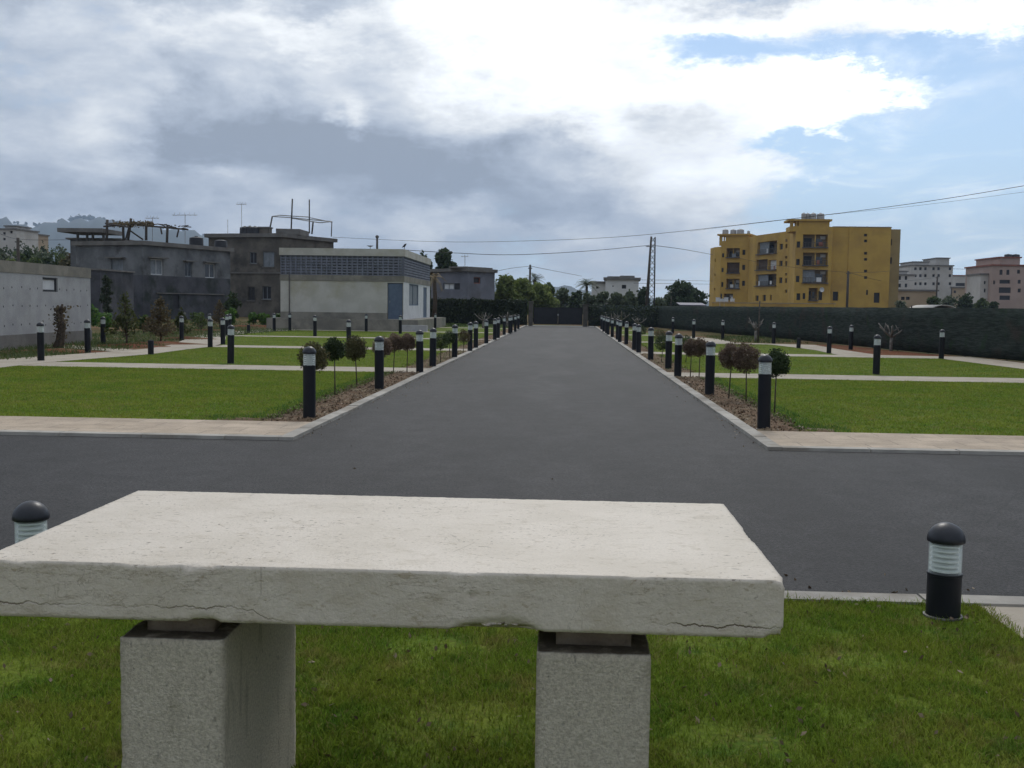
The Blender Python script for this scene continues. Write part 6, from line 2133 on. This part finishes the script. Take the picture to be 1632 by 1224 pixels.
wire([(-30, 357, 60), (28.5, 381, 90), (125, 382, 92)], 'wire running left over the dark pole to the grey house', 0.016)
wire([(1519, 428.5, 300), (1550, 429, 290), (1584, 428.5, 262)], 'thin wire between tall grey white house and pink tower', 0.05)
wire([(1180, 412, 160), (1240, 423, 155), (1352, 434, 150), (1420, 432, 165)], 'thin wire crossing the ochre facade to the dark pole', 0.02)
wire([(1352, 434, 150), (1420, 449, 185), (1494, 442, 220)], 'thin wire from dark pole past the ochre end wall', 0.022)

# ------------------------------------------------------------------ hills
rid = [(-500, 330), (-300, 345), (-120, 338), (0, 350), (30, 356), (60, 359), (85, 357), (105, 353), (130, 349), (160, 350), (200, 356), (250, 362), (300, 370), (340, 378), (450, 405), (600, 432), (760, 452), (880, 455), (900, 456), (930, 462), (1000, 470), (1100, 478), (1400, 488), (1700, 490)]
YH = 3600.0
V_, nj = [], 13
xs_px = np.arange(-500, 1701, 10)
for px in xs_px:
    yt = np.interp(px, [r_[0] for r_ in rid], [r_[1] for r_ in rid])
    q = P(float(px), float(yt), YH)
    dirx = q.x / YH
    bump = 6 * math.sin(px * 0.21) + 5 * math.sin(px * 0.083 + 1) + random.uniform(-3, 3)
    for j in range(nj):
        f_ = j / (nj - 1)
        Y_ = YH + (f_ - 0.5) * 2600
        prof = max(0.0, 1 - abs(2 * f_ - 1) ** 1.6)
        z = (max(2.0, q.z) + bump * min(1, q.z / 120)) * prof - 2 + (random.uniform(-8, 8) * prof * (1 if j != nj // 2 else 0.2)) * min(1, q.z / 150)
        V_.append((dirx * Y_, Y_, z))
V_ = np.array(V_)
n_ = len(xs_px)
ii = np.arange(n_ * nj).reshape(n_, nj)
F_ = np.stack([ii[:-1, :-1], ii[1:, :-1], ii[1:, 1:], ii[:-1, 1:]], -1).reshape(-1, 4)
struct(npmesh('hills', V_, F_, M['hill'], smooth=True))
# wooded crest of the hill
cp = []
for px in np.concatenate([rng.uniform(100, 165, 26), rng.uniform(0, 330, 40)]):
    yt = float(np.interp(px, [r_[0] for r_ in rid], [r_[1] for r_ in rid]))
    q = P(float(px), yt, YH)
    hh = rng.uniform(6, 15) if px < 165 and px > 100 else rng.uniform(3, 8)
    cp.append(ball_points(26, (q.x, YH + rng.uniform(-40, 20), q.z - 2 + hh * 0.5), (hh * 0.6, hh * 0.6, hh * 0.6), rng, 0.1))
v_, f_ = leaves(np.concatenate(cp), 6.0, 1.2)
tag(npmesh('wood', v_, f_, M['l_dark']), 'distant trees along the crest of the blue hill', 'wood', kind='stuff')

# ------------------------------------------------------------------ haze
hz = MB().box(-5200, 5200, -300, 5200, -1.2, 420).build('haze', M['wire'])
hz['kind'] = 'stuff'
mt = bpy.data.materials.new('haze_air')
mt.use_nodes = True
nt = NT(mt.node_tree)
nt.n.clear()
pv = nt.n.new('ShaderNodeVolumePrincipled')
pv.inputs['Color'].default_value = (0.60, 0.76, 1.0, 1)
pv.inputs['Density'].default_value = 1.8e-4
pv.inputs['Anisotropy'].default_value = 0.3
om = nt.n.new('ShaderNodeOutputMaterial')
nt.l.new(pv.outputs[0], om.inputs['Volume'])
hz.data.materials.clear()
hz.data.materials.append(mt)
